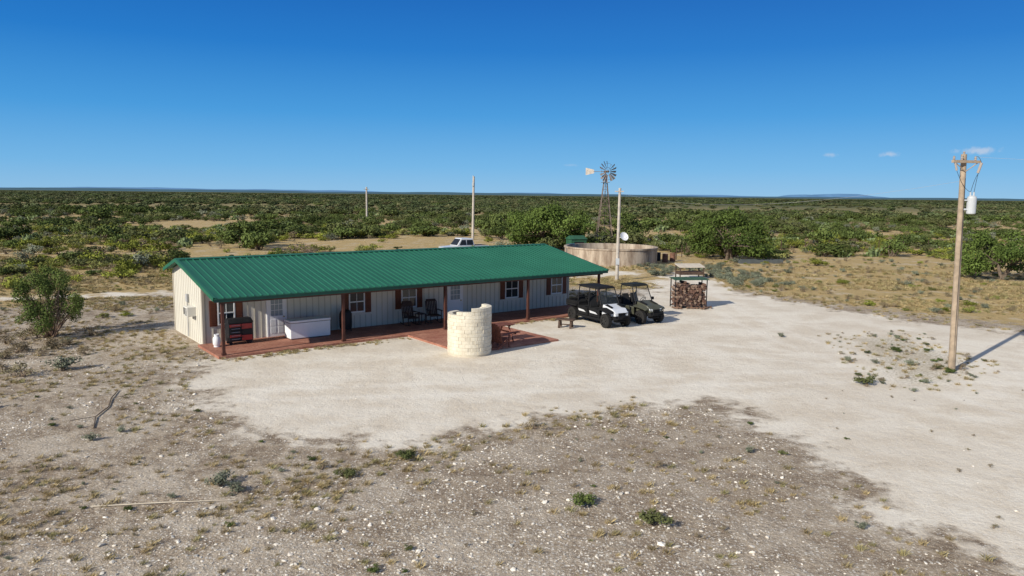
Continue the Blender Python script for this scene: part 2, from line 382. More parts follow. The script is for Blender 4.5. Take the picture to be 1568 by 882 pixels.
idx=np.where(u<.50,rg.integers(0,2,n),np.where(u<.76,rg.integers(2,4,n),np.where(u<.87,4,5))); idx=np.where(far&(u<.6),rg.integers(2,4,n),idx); idx=np.where(rg.uniform(0,1,n)>.965,8,idx)
s=rg.uniform(.4,1.35,n); big=(rg.uniform(0,1,n)>.9)&(A[:,1]>85); s=np.where(big,s*1.9,s); idx=np.where(big&(idx!=8),rg.integers(2,4,n),idx); s=np.where(idx==8,1.0,s); s=np.where(A[:,1]>140,s*1.25,s)
scl=np.stack([s*rg.uniform(.9,1.5,n),s*rg.uniform(.9,1.5,n),s*rg.uniform(.7,1.15,n)],1)
rot=np.zeros((n,3)); rot[:,2]=rg.uniform(0,6.28,n)
instancer("scrub_brush",protos,np.c_[A,np.zeros(n)],scl,rot,idx)
Bp=cone(7800,220,700,10,.8); Bp=Bp[lowf(Bp*np.array([.5,1.5]),.02,5)>rg.normal(-.55,.45,len(Bp))]
strip=(Bp[:,0]>60)&(Bp[:,1]>330)&(Bp[:,1]<600)&(Bp[:,0]<Bp[:,1]*.62); Bp=Bp[~(strip&(rg.uniform(0,1,len(Bp))>.08))]
Cp=cone(6000,680,3400,10,.8); Cp=Cp[lowf(Cp*np.array([.4,1.4]),.006,6)>rg.normal(-.9,.4,len(Cp))]
A=np.r_[Bp,Cp]; n=len(A); s=np.where(A[:,1]<680,rg.uniform(1.0,2.5,n),rg.uniform(2.2,3.4,n)); hx=np.where(A[:,1]<680,1.5,4.6)
hz=np.minimum(s,2.6)
scl=np.stack([s*hx*rg.uniform(.8,1.3,n),s*hx,hz],1); rot=np.zeros((n,3)); rot[:,2]=rg.uniform(0,6.28,n)
instancer("distant_scrub",protos,np.c_[A,np.zeros(n)],scl,rot,rg.choice([2,6,7,6,7],n))
r=np.random.default_rng(9); A=np.stack([r.uniform(-30,-16.5,90),r.uniform(25,36,90)],1); A=A[(A[:,0]<-A[:,1]*.57+.3)]
n=len(A); s=r.uniform(.3,.8,n); instancer("dry_brush",protos,np.c_[A,np.zeros(n)],np.stack([s,s,s*.7],1),np.stack([np.zeros(n),np.zeros(n),r.uniform(0,6,n)],1),np.where(r.uniform(0,1,n)<.9,5,4))
W_=[(1.55,15.7,.38,2),(2.95,14.7,.42,2),(12.9,26.6,.5,2),(-6.6,16.5,.45,4),(-6.1,16.2,.34,4),(-11.3,19.6,.3,4),(-10.9,20.3,.25,4),(-4.6,17.6,.3,5),(.7,21.0,.45,5),(-3.9,17.2,.3,2),(6.3,19.2,.25,4),(3.6,18,.3,5),(7.2,14.6,.2,4),(14,30.5,.3,4),(17.1,33,.25,2),(-2.7,18.4,.36,2),(-14.5,19,.3,4),(19.5,31.5,.3,5),(13.1,35.8,.3,4),(16.2,29.9,.35,4),(-16,22.5,.3,4),(17.8,29.2,.4,5),(17.1,28.6,.3,2)]
for k in range(220):
    x=rnd.uniform(-16,16);y=rnd.uniform(11,34)
    if sdf(np.array([[x,y]]),PAD)[0]<-.3 and sdf(np.array([[x,y]]),YARD)[0]>0 and not(-15<x<-3 and y>29): W_.append((x,y,rnd.uniform(.05,.17),rnd.choice([2,4,5,5])))
for k in range(40):
    x=rnd.uniform(9,26);y=rnd.uniform(12,26); W_.append((x,y,rnd.uniform(.05,.16),rnd.choice([2,4,5,5])))
for k in range(110):
    x=rnd.uniform(12,21);y=rnd.uniform(25,38)
    if sdf(np.array([[x,y]]),WEED)[0]>0: W_.append((x,y,rnd.uniform(.1,.26),rnd.choice([2,4,5,5])))
for k in range(380):
    x=rnd.uniform(14,46);y=rnd.uniform(40,84)
    if sdf(np.array([[x,y]]),DRY)[0]>0: W_.append((x,y,rnd.uniform(.15,.6),rnd.choice([0,4,5,5,5])))
for k in range(170):
    x=rnd.uniform(12,21);y=rnd.uniform(56,72)
    if sdf(np.array([[x,y]]),PAD)[0]<0: W_.append((x,y,rnd.uniform(.35,.7),4))
for k in range(240):
    x=rnd.uniform(-42,-14);y=rnd.uniform(38,62)
    q_=np.array([[x,y]])
    if sdf(q_,TRK)[0]<-.5 and x<-20+ (y-40)*.4: W_.append((x,y,rnd.uniform(.15,.5),rnd.choice([0,4,5,5])))
W_=np.array(W_); n=len(W_)
instancer("ground_weeds",protos,np.c_[W_[:,:2],np.zeros(n)],np.stack([W_[:,2],W_[:,2],W_[:,2]*.7],1),np.stack([np.zeros(n),np.zeros(n),np.arange(n)*1.3],1),W_[:,3])

gp=bpy.data.collections.new("tuft_variants")
tmat=leafmat("dry_grass_blade",(.25,.185,.09),(.54,.43,.23),(.24,.23,.10))
for k in range(3):
    r=np.random.default_rng(40+k); nb=46; v=[];sh=[]
    for i in range(nb):
        a=r.uniform(0,6.28);d=r.uniform(0,.12);bx,by=d*math.cos(a),d*math.sin(a);ln=r.uniform(.08,.24);le=r.uniform(.1,.9);a2=r.uniform(0,6.28)
        tx,ty=bx+math.cos(a2)*ln*le,by+math.sin(a2)*ln*le; px,py=-math.sin(a2)*.006,math.cos(a2)*.006
        v+=[(bx-px,by-py,0),(bx+px,by+py,0),((bx+tx)/2+px,(by+ty)/2+py,ln*.6),(tx,ty,ln)]; s_=r.uniform(0,1); sh+=[s_]*4
    m_=bpy.data.meshes.new("tuft%d"%k); m_.from_pydata(v,[],[(4*i,4*i+1,4*i+2,4*i+3) for i in range(nb)]); m_.attributes.new('shade','FLOAT','POINT').data.foreach_set('value',sh); m_.materials.append(tmat); addproto(gp,"tuft%d"%k,m_)
A=np.r_[cone(32000,9,62,4,.78),cone(9000,38,75,4,.78)]
pdv=sdf(A,PAD); keep=(pdv<rg.normal(-.7,.7,len(A)))&(lowf(A,.7,12)+lowf(A,2.5,13)*.6+np.where(A[:,0]<-3,.45,0)>rg.normal(.3,.6,len(A)))
U=Vector((.7934,.6088,0));V=Vector((-.6088,.7934,0));O=Vector((-13.41,32.17,0))
def inhouse(A,m=.3):
    hu=(A[:,0]-O.x)*U.x+(A[:,1]-O.y)*U.y; hv=(A[:,0]-O.x)*V.x+(A[:,1]-O.y)*V.y
    return (hu>-.1-m)&(hu<21.3+m)&(hv>-3.05-m*.4)&(hv<4.8+m)|((hu>8.4-m)&(hu<13.6+m)&(hv>-7.9-m)&(hv<0))
keep&=~inhouse(A)&(sdf(A,TRK)<0)
A=A[keep]
vg=[]
for a,b_ in zip(VERGE[:-1],VERGE[1:]):
    for k in range(48): tt=rnd.random(); vg.append((a[0]+(b_[0]-a[0])*tt+rnd.gauss(0,.5),a[1]+(b_[1]-a[1])*tt+rnd.gauss(0,.5)))
for k in range(330):
    uu=rnd.uniform(-.6,21); q_=O+U*uu+V*(-3.15-abs(rnd.gauss(0,.3))); 
    if not 8.2<uu<13.8 and (uu<7 or rnd.random()<.3): vg.append((q_.x,q_.y))
for k in range(300):
    x=rnd.uniform(12,21);y=rnd.uniform(25,38)
    if sdf(np.array([[x,y]]),WEED)[0]>0: vg.append((x,y))
A=np.r_[A,np.array(vg)]; n=len(A); s=rg.uniform(.25,.85,n)+np.clip((A[:,1]-38)/25,0,1)*.9
instancer("dry_grass_tufts",gp,np.c_[A,np.zeros(n)],np.stack([s*1.2,s*1.2,s*.7],1),np.stack([np.zeros(n),np.zeros(n),rg.uniform(0,6.28,n)],1),rg.integers(0,3,n))
sp=bpy.data.collections.new("stone_variants")
stm=leafmat("limestone",(.48,.42,.33),(.82,.77,.68)); 
for k in range(5):
    bm=bmesh.new(); bmesh.ops.create_icosphere(bm,subdivisions=1 if k<3 else 2,radius=1); r=random.Random(60+k)
    for v in bm.verts: v.co*=r.uniform(.65,1.2); v.co.z*=.5
    m_=bpy.data.meshes.new("st%d"%k); bm.to_mesh(m_); m_.attributes.new('shade','FLOAT','POINT').data.foreach_set('value',[r.uniform(.2,1) for _ in m_.vertices]); m_.materials.append(stm); bm.free(); addproto(sp,"stone%d"%k,m_)
A=cone(80000,9,38,3,.76)
pdv=sdf(A,PAD); inr=sdf(A,RUB)
keep=((pdv<-.2)|(rg.uniform(0,1,len(A))<.1))&((lowf(A,.6,22)+lowf(A,2,23)*.7>rg.normal(.4,.6,len(A)))|(inr>rg.normal(0,1,len(A))))&~inhouse(A,.05)
A=A[keep]; n=len(A); s=np.clip(rg.lognormal(-4.1,.55,n),.007,.09); s=np.where(sdf(A,PAD)>0,s*.6,s)
instancer("loose_limestone_gravel",sp,np.c_[A,s*.12],np.stack([s,s*rg.uniform(.6,1,n),s*rg.uniform(.6,1,n)],1),np.stack([rg.normal(0,.2,n),rg.normal(0,.2,n),rg.uniform(0,6.28,n)],1),rg.integers(0,5,n))

# ---------------------------------------------------------------- trees
def tree(name,loc,h,rad,seed,mat,nleaf,size,k=26,trunks=3,low=.12):
    r=random.Random(seed); e=empty(name,loc); lobes=[];tr=Part()
    for i in range(k):
        a=r.uniform(0,6.28); d=(r.uniform(0,1)**.6)*.85*rad; hz=h*(low+.08+(.82-low)*r.uniform(.1,1)*(1-.45*(d/rad)**2)); s=r.uniform(.14,.27)*rad
        lobes.append((d*math.cos(a),d*math.sin(a),min(hz,h*.88),s,s,s*r.uniform(.5,.85)))
    bases=[(r.uniform(-.25,.25)*rad*.3,r.uniform(-.25,.25)*rad*.3,-.1) for _ in range(trunks)]; tops=[]
    for b_ in bases:
        a=r.uniform(0,6.28); m=Vector(b_)+Vector((math.cos(a)*rad*.16,math.sin(a)*rad*.16,h*.3)); tr.cyl(b_,m,.05*h**.8,.035*h**.8,n=8); tops.append(m)
    for l in lobes:
        m=min(tops,key=lambda q:(q-Vector(l[:3])).length); e2=Vector(l[:3]); mid=m.lerp(e2,.5)+Vector((r.uniform(-.2,.2),r.uniform(-.2,.2),.1*h*.3)); tr.cyl(m,mid,.022*h**.7,.014*h**.7,n=6); tr.cyl(mid,e2,.014*h**.7,.006*h**.7,n=5)
    tr.make("trunk_and_limbs",bark,e)
    m_=leafmesh("crown",seed,lobes,nleaf,size,leafmat=mat,stemmat=bark); o=bpy.data.objects.new("crown",m_); col.objects.link(o); o.parent=e
    return e
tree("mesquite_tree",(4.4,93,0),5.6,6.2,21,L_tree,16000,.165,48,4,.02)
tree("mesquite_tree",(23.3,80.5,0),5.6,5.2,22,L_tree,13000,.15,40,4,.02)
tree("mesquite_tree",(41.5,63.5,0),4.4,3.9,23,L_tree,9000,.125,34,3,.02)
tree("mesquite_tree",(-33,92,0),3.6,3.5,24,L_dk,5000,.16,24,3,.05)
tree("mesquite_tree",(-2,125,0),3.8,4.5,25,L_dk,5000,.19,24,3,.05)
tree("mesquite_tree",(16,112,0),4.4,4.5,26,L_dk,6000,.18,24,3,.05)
L_bu=leafmat("huisache_leaf",(.08,.12,.03),(.23,.30,.08))
r=random.Random(5); e=empty("huisache_bush",(-21.1,33.9,0)); stems=Part(); lobes=[]
for i in range(46):
    a=r.uniform(0,6.28);d=r.uniform(.1,1.5);z=r.uniform(.8,3.1)*(1-.10*d); s=r.uniform(.20,.38); 
    if z<1.5: d=.7+d*.5
    top=Vector((d*math.cos(a),d*math.sin(a),z)); lobes.append((*top,s,s,s*1.15))
    b_=Vector((r.uniform(-.2,.2),r.uniform(-.2,.2),-.05)); m=b_.lerp(top,.45)+Vector((r.uniform(-.15,.15),r.uniform(-.15,.15),.15)); stems.cyl(b_,m,.03,.02,n=6); stems.cyl(m,top,.02,.008,n=6)
    for j in range(2): q_=m.lerp(top,r.random()); stems.cyl(q_,q_+Vector((r.uniform(-.5,.5),r.uniform(-.5,.5),r.uniform(.2,.7))),.01,.004,n=5)
stems.make("stems",pmat("reddish_bark",(.24,.16,.115),.9,.3,5),e)
o=bpy.data.objects.new("foliage",leafmesh("foliage",5,lobes,16000,.047,leafmat=L_bu,stemmat=bark)); col.objects.link(o); o.parent=e

r=random.Random(8); p=Part()
for i in range(240):
    d=r.gauss(0,.9); c=Vector((d*1.4,r.gauss(0,.7),abs(r.gauss(.3,.35))*(1.3-min(1,abs(d)/2)))); v=Vector((r.uniform(-1,1),r.uniform(-1,1),r.uniform(-.25,.5))); p.cyl(c-v*.5,c+v*.7,.035,.01,n=5)
p.make("brush_pile",drystem,None,loc=(-22.7,80,0))

# ---------------------------------------------------------------- house
LEN=21.2
hz=math.atan2(U.y,U.x); house=empty("metal_ranch_house",O,hz)
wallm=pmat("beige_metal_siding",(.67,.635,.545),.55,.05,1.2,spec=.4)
ribm=pmat("beige_siding_rib_shaded",(.50,.465,.38),.55,.05,1.2,spec=.4)  # front ribs darker than the gable's: porch shade put into their colour
gm_,t,b=newmat("green_metal_roof"); tc=t.new('ShaderNodeTexCoord').outputs['Object']; n=t.noise(tc,.7,5)
t.link(t.mix(n,(.007,.09,.048),(.022,.16,.09)),b.inputs['Base Color']); b.inputs['Roughness'].default_value=.45; b.inputs['Specular IOR Level'].default_value=.4
roofm=gm_
trimg=pmat("dark_green_trim",(.012,.07,.05),.45,.15); postm=pmat("redbrown_stained_wood",(.085,.032,.022),.7,.3,5); shut=pmat("brown_shutter",(.15,.05,.025),.6,.2,6)
white=pmat("white_vinyl",(.82,.82,.82),.5,.04); 
glassm,t,b=newmat("window_glass"); b.inputs['Base Color'].default_value=(.03,.035,.04,1); b.inputs['Roughness'].default_value=.12; b.inputs['Specular IOR Level'].default_value=.5
slabm=pmat("terracotta_concrete",(.38,.145,.095),.85,.22,1.3,bump=.1,c2=(.48,.24,.165),fine=9)
prof=[(0,0),(4.8,0),(4.8,3.02),(2.7,3.52),(0,2.98)]
p=Part(); vs=[(x,y,z) for x in (0,LEN) for y,z in prof]; p.add(vs,[(0,1,2,3,4),(9,8,7,6,5)]+[(i,(i+1)%5,(i+1)%5+5,i+5) for i in range(5)]); p.make("walls",wallm,house)
wins=[(.62,1.38),(6.85,7.7),(9.75,10.65),(16.4,17.35),(19.8,20.68)]; doors=[(2.85,3.65),(12.6,13.45)]
blocked=[(a-.42,b_+.42) for a,b_ in wins]+[(a-.1,b_+.1) for a,b_ in doors]
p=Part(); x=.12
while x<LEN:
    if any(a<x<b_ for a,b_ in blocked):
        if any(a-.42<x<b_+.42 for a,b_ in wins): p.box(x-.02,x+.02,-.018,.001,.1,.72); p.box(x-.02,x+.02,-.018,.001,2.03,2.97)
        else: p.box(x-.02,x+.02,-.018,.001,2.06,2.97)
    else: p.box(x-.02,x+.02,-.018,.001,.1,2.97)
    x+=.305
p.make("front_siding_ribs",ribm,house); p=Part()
y=.2
while y<4.75:
    zt=(2.98+.2*y if y<2.7 else 3.52-.238*(y-2.7))-.03; p.box(-.018,.001,y-.02,y+.02,.05,zt); p.box(LEN-.001,LEN+.018,y-.02,y+.02,.05,zt); y+=.305
p.make("siding_ribs",wallm,house)
p=Part(); p.box(-.035,.07,-.035,.001,.0,2.96).box(-.035,.001,.001,.07,0,2.96).box(-.035,.001,4.73,4.835,0,2.95).box(LEN-.07,LEN+.035,-.035,.001,0,2.96); p.make("corner_trim",pmat("tan_trim",(.5,.45,.37),.5,.05),house)
def roofz(y): return 3.62-.2*(2.7-y) if y<=2.7 else 3.62-.26*(y-2.7)
X0,X1=-.38,LEN+.3; YE=-3.08; YB=5.05
p=Part()
for a,b_ in ((YE,2.7),(2.7,YB)):
    z0,z1=roofz(a),roofz(b_); p.add([(X0,a,z0),(X1,a,z0),(X1,b_,z1),(X0,b_,z1),(X0,a,z0-.04),(X1,a,z0-.04),(X1,b_,z1-.04),(X0,b_,z1-.04)],[(0,1,2,3),(7,6,5,4),(0,4,5,1),(2,6,7,3),(0,3,7,4),(1,5,6,2)])
p.make("roof_sheet",roofm,house)
p=Part(); x=X0+.1
while x<X1:
    hh,wd=(.036,.034)
    for a,b_ in ((YE-.01,2.68),(2.72,YB+.01)):
        z0,z1=roofz(a),roofz(b_); vs=[(x-wd,a,z0+.001),(x+wd,a,z0+.001),(x+wd*.45,a,z0+hh),(x-wd*.45,a,z0+hh),(x-wd,b_,z1+.001),(x+wd,b_,z1+.001),(x+wd*.45,b_,z1+hh),(x-wd*.45,b_,z1+hh)]
        p.add(vs,[(0,1,2,3),(7,6,5,4),(0,4,5,1),(1,5,6,2),(2,6,7,3),(3,7,4,0)])
    x+=.305
p.make("roof_ribs",roofm,house)
p=Part(); 
for a,b_ in ((2.45,2.7),(2.7,2.95)):
    z0,z1=roofz(a)+.04,roofz(b_)+.045; 
    p.add([(X0-.03,a,z0),(X1+.03,a,z0),(X1+.03,b_,z1),(X0-.03,b_,z1)],[(0,1,2,3)])
for xx in (X0-.02,X1-.1):
    for a,b_ in ((YE,2.7),(2.7,YB)):
        z0,z1=roofz(a)+.038,roofz(b_)+.038; p.add([(xx,a,z0),(xx+.12,a,z0),(xx+.12,b_,z1),(xx,b_,z1),(xx,a,z0-.16),(xx+.02,a,z0-.16),(xx+.02,b_,z1-.16),(xx,b_,z1-.16)],[(0,1,2,3),(0,3,7,4),(1,5,6,2)] if xx<1 else [(0,1,2,3),(1,5,6,2)])
p.make("ridge_and_rake_trim",roofm,house)
p=Part(); p.box(X0+.02,X1-.02,YE+.02,YE+.045,2.30,2.425); p.make("eave_fascia",trimg,house)
p=Part(); p.box(-.1,LEN,-2.93,-2.81,2.22,2.40)
x=0.3
while x<LEN:
    p.add([(x-.03,-2.8,2.30),(x+.03,-2.8,2.30),(x+.03,-.04,2.86),(x-.03,-.04,2.86),(x-.03,-2.8,2.44),(x+.03,-2.8,2.44),(x+.03,-.04,2.99),(x-.03,-.04,2.99)],[(3,2,1,0),(4,5,6,7),(0,1,5,4),(1,2,6,5),(2,3,7,6),(3,0,4,7)]); x+=1.2
p.make("porch_beam_and_rafters",postm,house)
p=Part()
for x in (0,5.23,10.6,15.78,20.95): p.box(x-.06,x+.06,-2.93,-2.81,.1,2.22); p.box(x-.09,x+.09,-2.96,-2.78,.1,.2)
p.make("porch_posts",postm,house,.008)
p=Part(); p.box(-.25,21.4,-3.05,-.001,-.1,.1); p.make("porch_slab",slabm,house,.01)
p=Part(); p.box(8.4,13.6,-7.9,-3.052,-.1,.085); p.make("patio_slab",slabm,house,.01)
fr=Part();gl=Part();sh=Part()
for a,b_ in wins:
    z0,z1=.86,1.92
    gl.box(a+.05,b_-.05,-.015,-.003,z0+.05,z1-.05)
    for q_ in ((a,b_,z0,z0+.06),(a,b_,z1-.06,z1),(a,b_,(z0+z1)/2-.025,(z0+z1)/2+.025)): fr.box(q_[0],q_[1],-.05,-.001,q_[2],q_[3])
    fr.box(a,a+.06,-.048,-.001,z0+.06,z1-.06); fr.box(b_-.06,b_,-.048,-.001,z0+.06,z1-.06); fr.box((a+b_)/2-.012,(a+b_)/2+.012,-.03,-.001,z0+.06,z1-.06)
    for s0,s1 in ((a-.34,a-.02),(b_+.02,b_+.34)):
        sh.box(s0,s1,-.035,-.001,z0-.04,z1+.04); 
        for kk in range(12): zz=z0+.03+kk*(z1-z0-.06)/12; sh.box(s0+.05,s1-.05,-.046,-.034,zz,zz+.05)
fr.make("window_frames",white,house,.004); gl.make("window_panes",glassm,house); sh.make("shutters",shut,house)
d=Part();dg=Part();dk=Part()
for a,b_ in doors:
    d.box(a,b_,-.05,-.001,.1,2.05); d.box(a-.07,a-.001,-.06,-.001,.1,2.12); d.box(b_+.001,b_+.07,-.06,-.001,.1,2.12); d.box(a-.07,b_+.07,-.062,-.001,2.052,2.13)
    for z0,z1 in ((.25,.55),(.6,.9)): 
        for s0,s1 in ((a+.1,(a+b_)/2-.05),((a+b_)/2+.05,b_-.1)): d.box(s0,s1,-.06,-.049,z0,z1)
    for i in range(3):
        for j in range(3): w_=(b_-a-.24)/3; dg.box(a+.12+i*w_+.01,a+.12+(i+1)*w_-.01,-.056,-.049,1.05+j*.27+.01,1.05+(j+1)*.27-.01)
    dk.cyl((b_-.08,-.05,1.0),(b_-.08,-.11,1.0),.03)
d.make("doors",white,house,.004); dg.make("door_panes",pmat("frosted_pane",(.22,.28,.32),.15,.1,spec=.5),house); dk.make("door_knobs",pmat("brass",(.5,.38,.15),.3,.1,metal=1),house)
acm=pmat("offwhite_enamel",(.68,.66,.6),.5,.05); p=Part(); p.box(-.38,.05,1.0,1.62,1.18,1.6); p.make("window_ac_unit",acm,house,.015)
p=Part()
for i in range(8): p.box(-.39,-.378,1.05,1.38,1.22+i*.043,1.24+i*.043)
p.box(-.392,-.378,1.42,1.58,1.25,1.55); p.make("ac_grille",pmat("dark_grille",(.08,.08,.08),.6,.1),house)
p=Part(); p.cyl((-.06,2.2,.1),(-.06,2.2,1.9),.025).box(-.1,-.02,2.1,2.35,1.7,2.05); p.make("conduit_and_meter_box",pmat("grey_metal",(.4,.4,.4),.5,.15),house)

def hl(u,v,z=0): return O+U*u+V*v+Vector((0,0,z))
e=empty("chest_freezer",hl(4.35,-.95,.1),hz); fz=pmat("freezer_white",(.82,.83,.84),.35,.03)
Part().box(-.95,.95,-.36,.36,.04,.74).make("cabinet",fz,e,.02); Part().box(-.97,.97,-.38,.37,.755,.86).make("lid",fz,e,.02); Part().box(-.9,.9,-.33,.33,0,.04).box(-.97,.97,-.375,.36,.741,.754).make("base_and_seal",pmat("rubber_grey",(.1,.1,.1),.8,.1),e)
blk=pmat("black_metal",(.018,.018,.02),.5,.3,spec=.2); redm=pmat("red_enamel",(.22,.015,.014),.35,.2,spec=.5); chrome=pmat("steel",(.5,.5,.5),.3,.1,metal=1)
e=empty("red_tool_cabinet",hl(1.3,-.75,.1),hz)
Part().box(-.52,.52,-.28,.28,.14,.95).make("body",blk,e,.01)
p=Part();pk=Part()
for i in range(5): (p if i in (4,1) else pk).box(-.48,.0,-.3,-.28,.18+i*.15,.30+i*.15)
for i in range(3): (p if i!=1 else pk).box(.03,.48,-.3,-.28,.18+i*.25,.40+i*.25)
p.make("red_drawers",redm,e,.006); pk.make("black_drawers",blk,e,.006)
p=Part()
for i in range(5): p.cyl((-.42,-.32,.26+i*.15),(-.06,-.32,.26+i*.15),.009)
p.make("handles",chrome,e)
Part().hull([(-.55,-.3,.955),(.55,-.3,.955),(.55,.3,.955),(-.55,.3,.955),(-.5,-.1,1.12),(.5,-.1,1.12),(.5,.25,1.12),(-.5,.25,1.12)]).make("top_chest",blk,e,.01)
p=Part(); [p.cyl((x,y-.03,.07),(x,y+.03,.07),.07,n=14) for x in (-.42,.42) for y in (-.2,.2)]; p.make("casters",blk,e)
e=empty("propane_tank",hl(.28,-.95,.1)); Part().lathe([(0,.05),(.12,.06),(.155,.12),(.155,.36),(.12,.43),(0,.45)],n=20).make("tank",white,e,smooth=True); Part().lathe([(.11,0),(.12,0),(.12,.06)],n=16).lathe([(.1,.43),(.105,.55),(.1,.55)],n=16).cyl((0,0,.44),(0,0,.52),.02).make("ring_and_valve",white,e)
e=empty("charcoal_smoker",hl(6.35,-.7,.1)); Part().lathe([(0,.12),(.28,.14),(.3,.3),(.3,.85),(.24,1.0),(.1,1.07),(0,1.08)],n=22).make("drum",blk,e,smooth=True)
p=Part(); [p.cyl((.26*math.cos(a),.26*math.sin(a),0),(.24*math.cos(a),.24*math.sin(a),.3),.02) for a in (.5,2.6,4.7)]; p.cyl((-.1,-.3,.95),(.1,-.3,.95),.015); p.make("legs_and_handle",blk,e)
chm=pmat("dark_walnut_wood",(.055,.032,.022),.6,.3,6)
def rocker(loc,rz):
    e=empty("rocking_chair",loc,rz); p=Part()
    for i in range(7): p.box(-.27+i*.08,-.21+i*.08,-.28,.25,.42,.445)
    p.box(-.29,.29,-.29,-.26,.38,.44).box(-.29,.29,.2,.24,.36,.41); p.make("seat",chm,e)
    p=Part()
    for i in range(6): p.hull([(-.27+i*.09,.23,.44),(-.20+i*.09,.23,.44),(-.27+i*.09,.25,.44),(-.20+i*.09,.25,.44),(-.27+i*.09,.41,1.1),(-.20+i*.09,.41,1.1),(-.27+i*.09,.43,1.1),(-.20+i*.09,.43,1.1)])
    p.hull([(-.3,.4,1.08),(.3,.4,1.08),(-.3,.44,1.08),(.3,.44,1.08),(-.25,.44,1.2),(.25,.44,1.2),(-.25,.47,1.2),(.25,.47,1.2)]); p.make("backrest",chm,e)
    p=Part()
    for s in (-1,1):
        x=s*.3; p.cyl((x,-.26,.06),(x,-.26,.66),.025).cyl((x,.24,.06),(x,.42,1.1),.025).box(x-.05,x+.05,-.34,.3,.66,.69)
    p.make("legs_and_arms",chm,e)
    p=Part()
    for s in (-1,1):
        pts=[(s*.3,-.5+i*.12,.035+.09*((i-4.5)/4.5)**2) for i in range(10)]; p.path(pts,.022,6)
    p.make("rockers",chm,e)
rocker(hl(9.75,-1.0,.1),hz); rocker(hl(11.1,-1.0,.1),hz-.15)
e=empty("side_table",hl(10.42,-.8,.1),hz); Part().box(-.22,.22,-.22,.22,.5,.53).make("top",chm,e,.01); p=Part(); [p.box(x-.02,x+.02,y-.02,y+.02,0,.5) for x in (-.18,.18) for y in (-.18,.18)]; p.make("legs",chm,e)
# ---------------------------------------------------------------- stone enclosure
stn=pmat("cream_limestone_block",(.64,.57,.44),.85,.10,2.5,bump=.4,c2=(.74,.68,.55))
mort=pmat("mortar",(.56,.50,.39),.95,.1,6)
e=empty("curved_stone_wall",(-1.78,31.35,0)); p=Part(); r=random.Random(4); nseg=22; ch=.15
def topat(a):
    d=math.degrees(a)%360
    if 55<d<125: return 0
    k=((d-125)%360)/290.
    return 1.74+.32*min(1,max(0,(k-.30)/.35))
core=Part()
for c in range(15):
    z0=.085+c*ch
    for i in range(nseg):
        a0=2*math.pi*(i+(.5 if c%2 else 0)+r.uniform(-.06,.06))/nseg; a1=a0+2*math.pi/nseg; am=(a0+a1)/2
        if z0+ch*.6>topat(am)+r.uniform(-.03,.05): continue
        g_=.003; ro=.93+r.uniform(-.008,.012); ri=.72
        aa=[a0+g_/.9,am,a1-g_/.9]
        vs=[]
        for rr in (ri,ro):
            for zz in (z0+.002,z0+ch-.003+r.uniform(-.003,0)):
                for a in aa: vs.append((rr*math.cos(a),rr*math.sin(a),zz))
        p.add(vs,[(0,1,4,3),(1,2,5,4),(6,9,10,7),(7,10,11,8),(3,4,10,9),(4,5,11,10),(0,6,7,1),(1,7,8,2),(0,3,9,6),(2,8,11,5)])
p.make("stone_blocks",stn,e,.012)
vs=[];fs=[];N_=60
for i in range(N_+1):
    a=math.radians(127+286*i/N_); tz=max(.3,topat(a)-.15)
    for rr in (.74,.922):
        vs+=[(rr*math.cos(a),rr*math.sin(a),.0),(rr*math.cos(a),rr*math.sin(a),tz)]
for i in range(N_): o_=i*4; fs+=[(o_,o_+4,o_+5,o_+1),(o_+2,o_+3,o_+7,o_+6),(o_+1,o_+5,o_+7,o_+3)]
core.add(vs,fs); core.make("mortar_core",mort,e)
# ---------------------------------------------------------------- picnic table & chair
rw=pmat("red_stained_wood",(.18,.065,.045),.75,.3,6)
e=empty("picnic_table",(-.75,33.6,.085),hz); p=Part()
for i in range(6): p.box(-.85,.85,-.38+i*.128,-.27+i*.128,.72,.755)
for s in (-1,1):
    for k in range(2): p.box(-.85,.85,s*.68-.12+k*.125,s*.68-.01+k*.125,.43,.465)
p.make("planks",rw,e,.005); p=Part()
for x in (-.6,.6):
    p.cyl((x,-.6,0),(x,-.2,.72),.04,n=6).cyl((x,.6,0),(x,.2,.72),.04,n=6).box(x-.02,x+.02,-.78,.78,.37,.43).box(x-.02,x+.02,-.36,.36,.66,.718)
p.make("frame",rw,e)
def adir(loc,rz):
    e=empty("adirondack_chair",loc,rz); p=Part()
    for i in range(6): p.box(-.26,.26,-.3+i*.095,-.22+i*.095,.38-i*.025,.40-i*.025)
    p.make("seat_slats",rw,e); p=Part()
    for i in range(6):
        x=-.25+i*.1; h_=1.12-.02*abs(i-2.5)**2; p.hull([(x-.042,.24,.24),(x+.042,.24,.24),(x-.042,.27,.24),(x+.042,.27,.24),(x-.042,.52,h_),(x+.042,.52,h_),(x-.042,.55,h_),(x+.042,.55,h_)])
    p.make("back_slats",rw,e); p=Part()
    for s in (-1,1): p.box(s*.34-.06,s*.34+.06,-.35,.4,.58,.605).box(s*.3-.02,s*.3+.02,-.32,-.24,0,.58).hull([(s*.28-.015,-.33,.3),(s*.28+.015,-.33,.3),(s*.28-.015,-.33,.38),(s*.28+.015,-.33,.38),(s*.28-.015,.6,0),(s*.28+.015,.6,0),(s*.28-.015,.6,.08),(s*.28+.015,.6,.08)])
    p.make("arms_and_legs",rw,e)
adir((-.50,32.25,.085),2.6)
e=empty("wooden_bench",(2.75,37.7,0),-.35); dw=pmat("weathered_dark_wood",(.08,.052,.038),.85,.35,5)
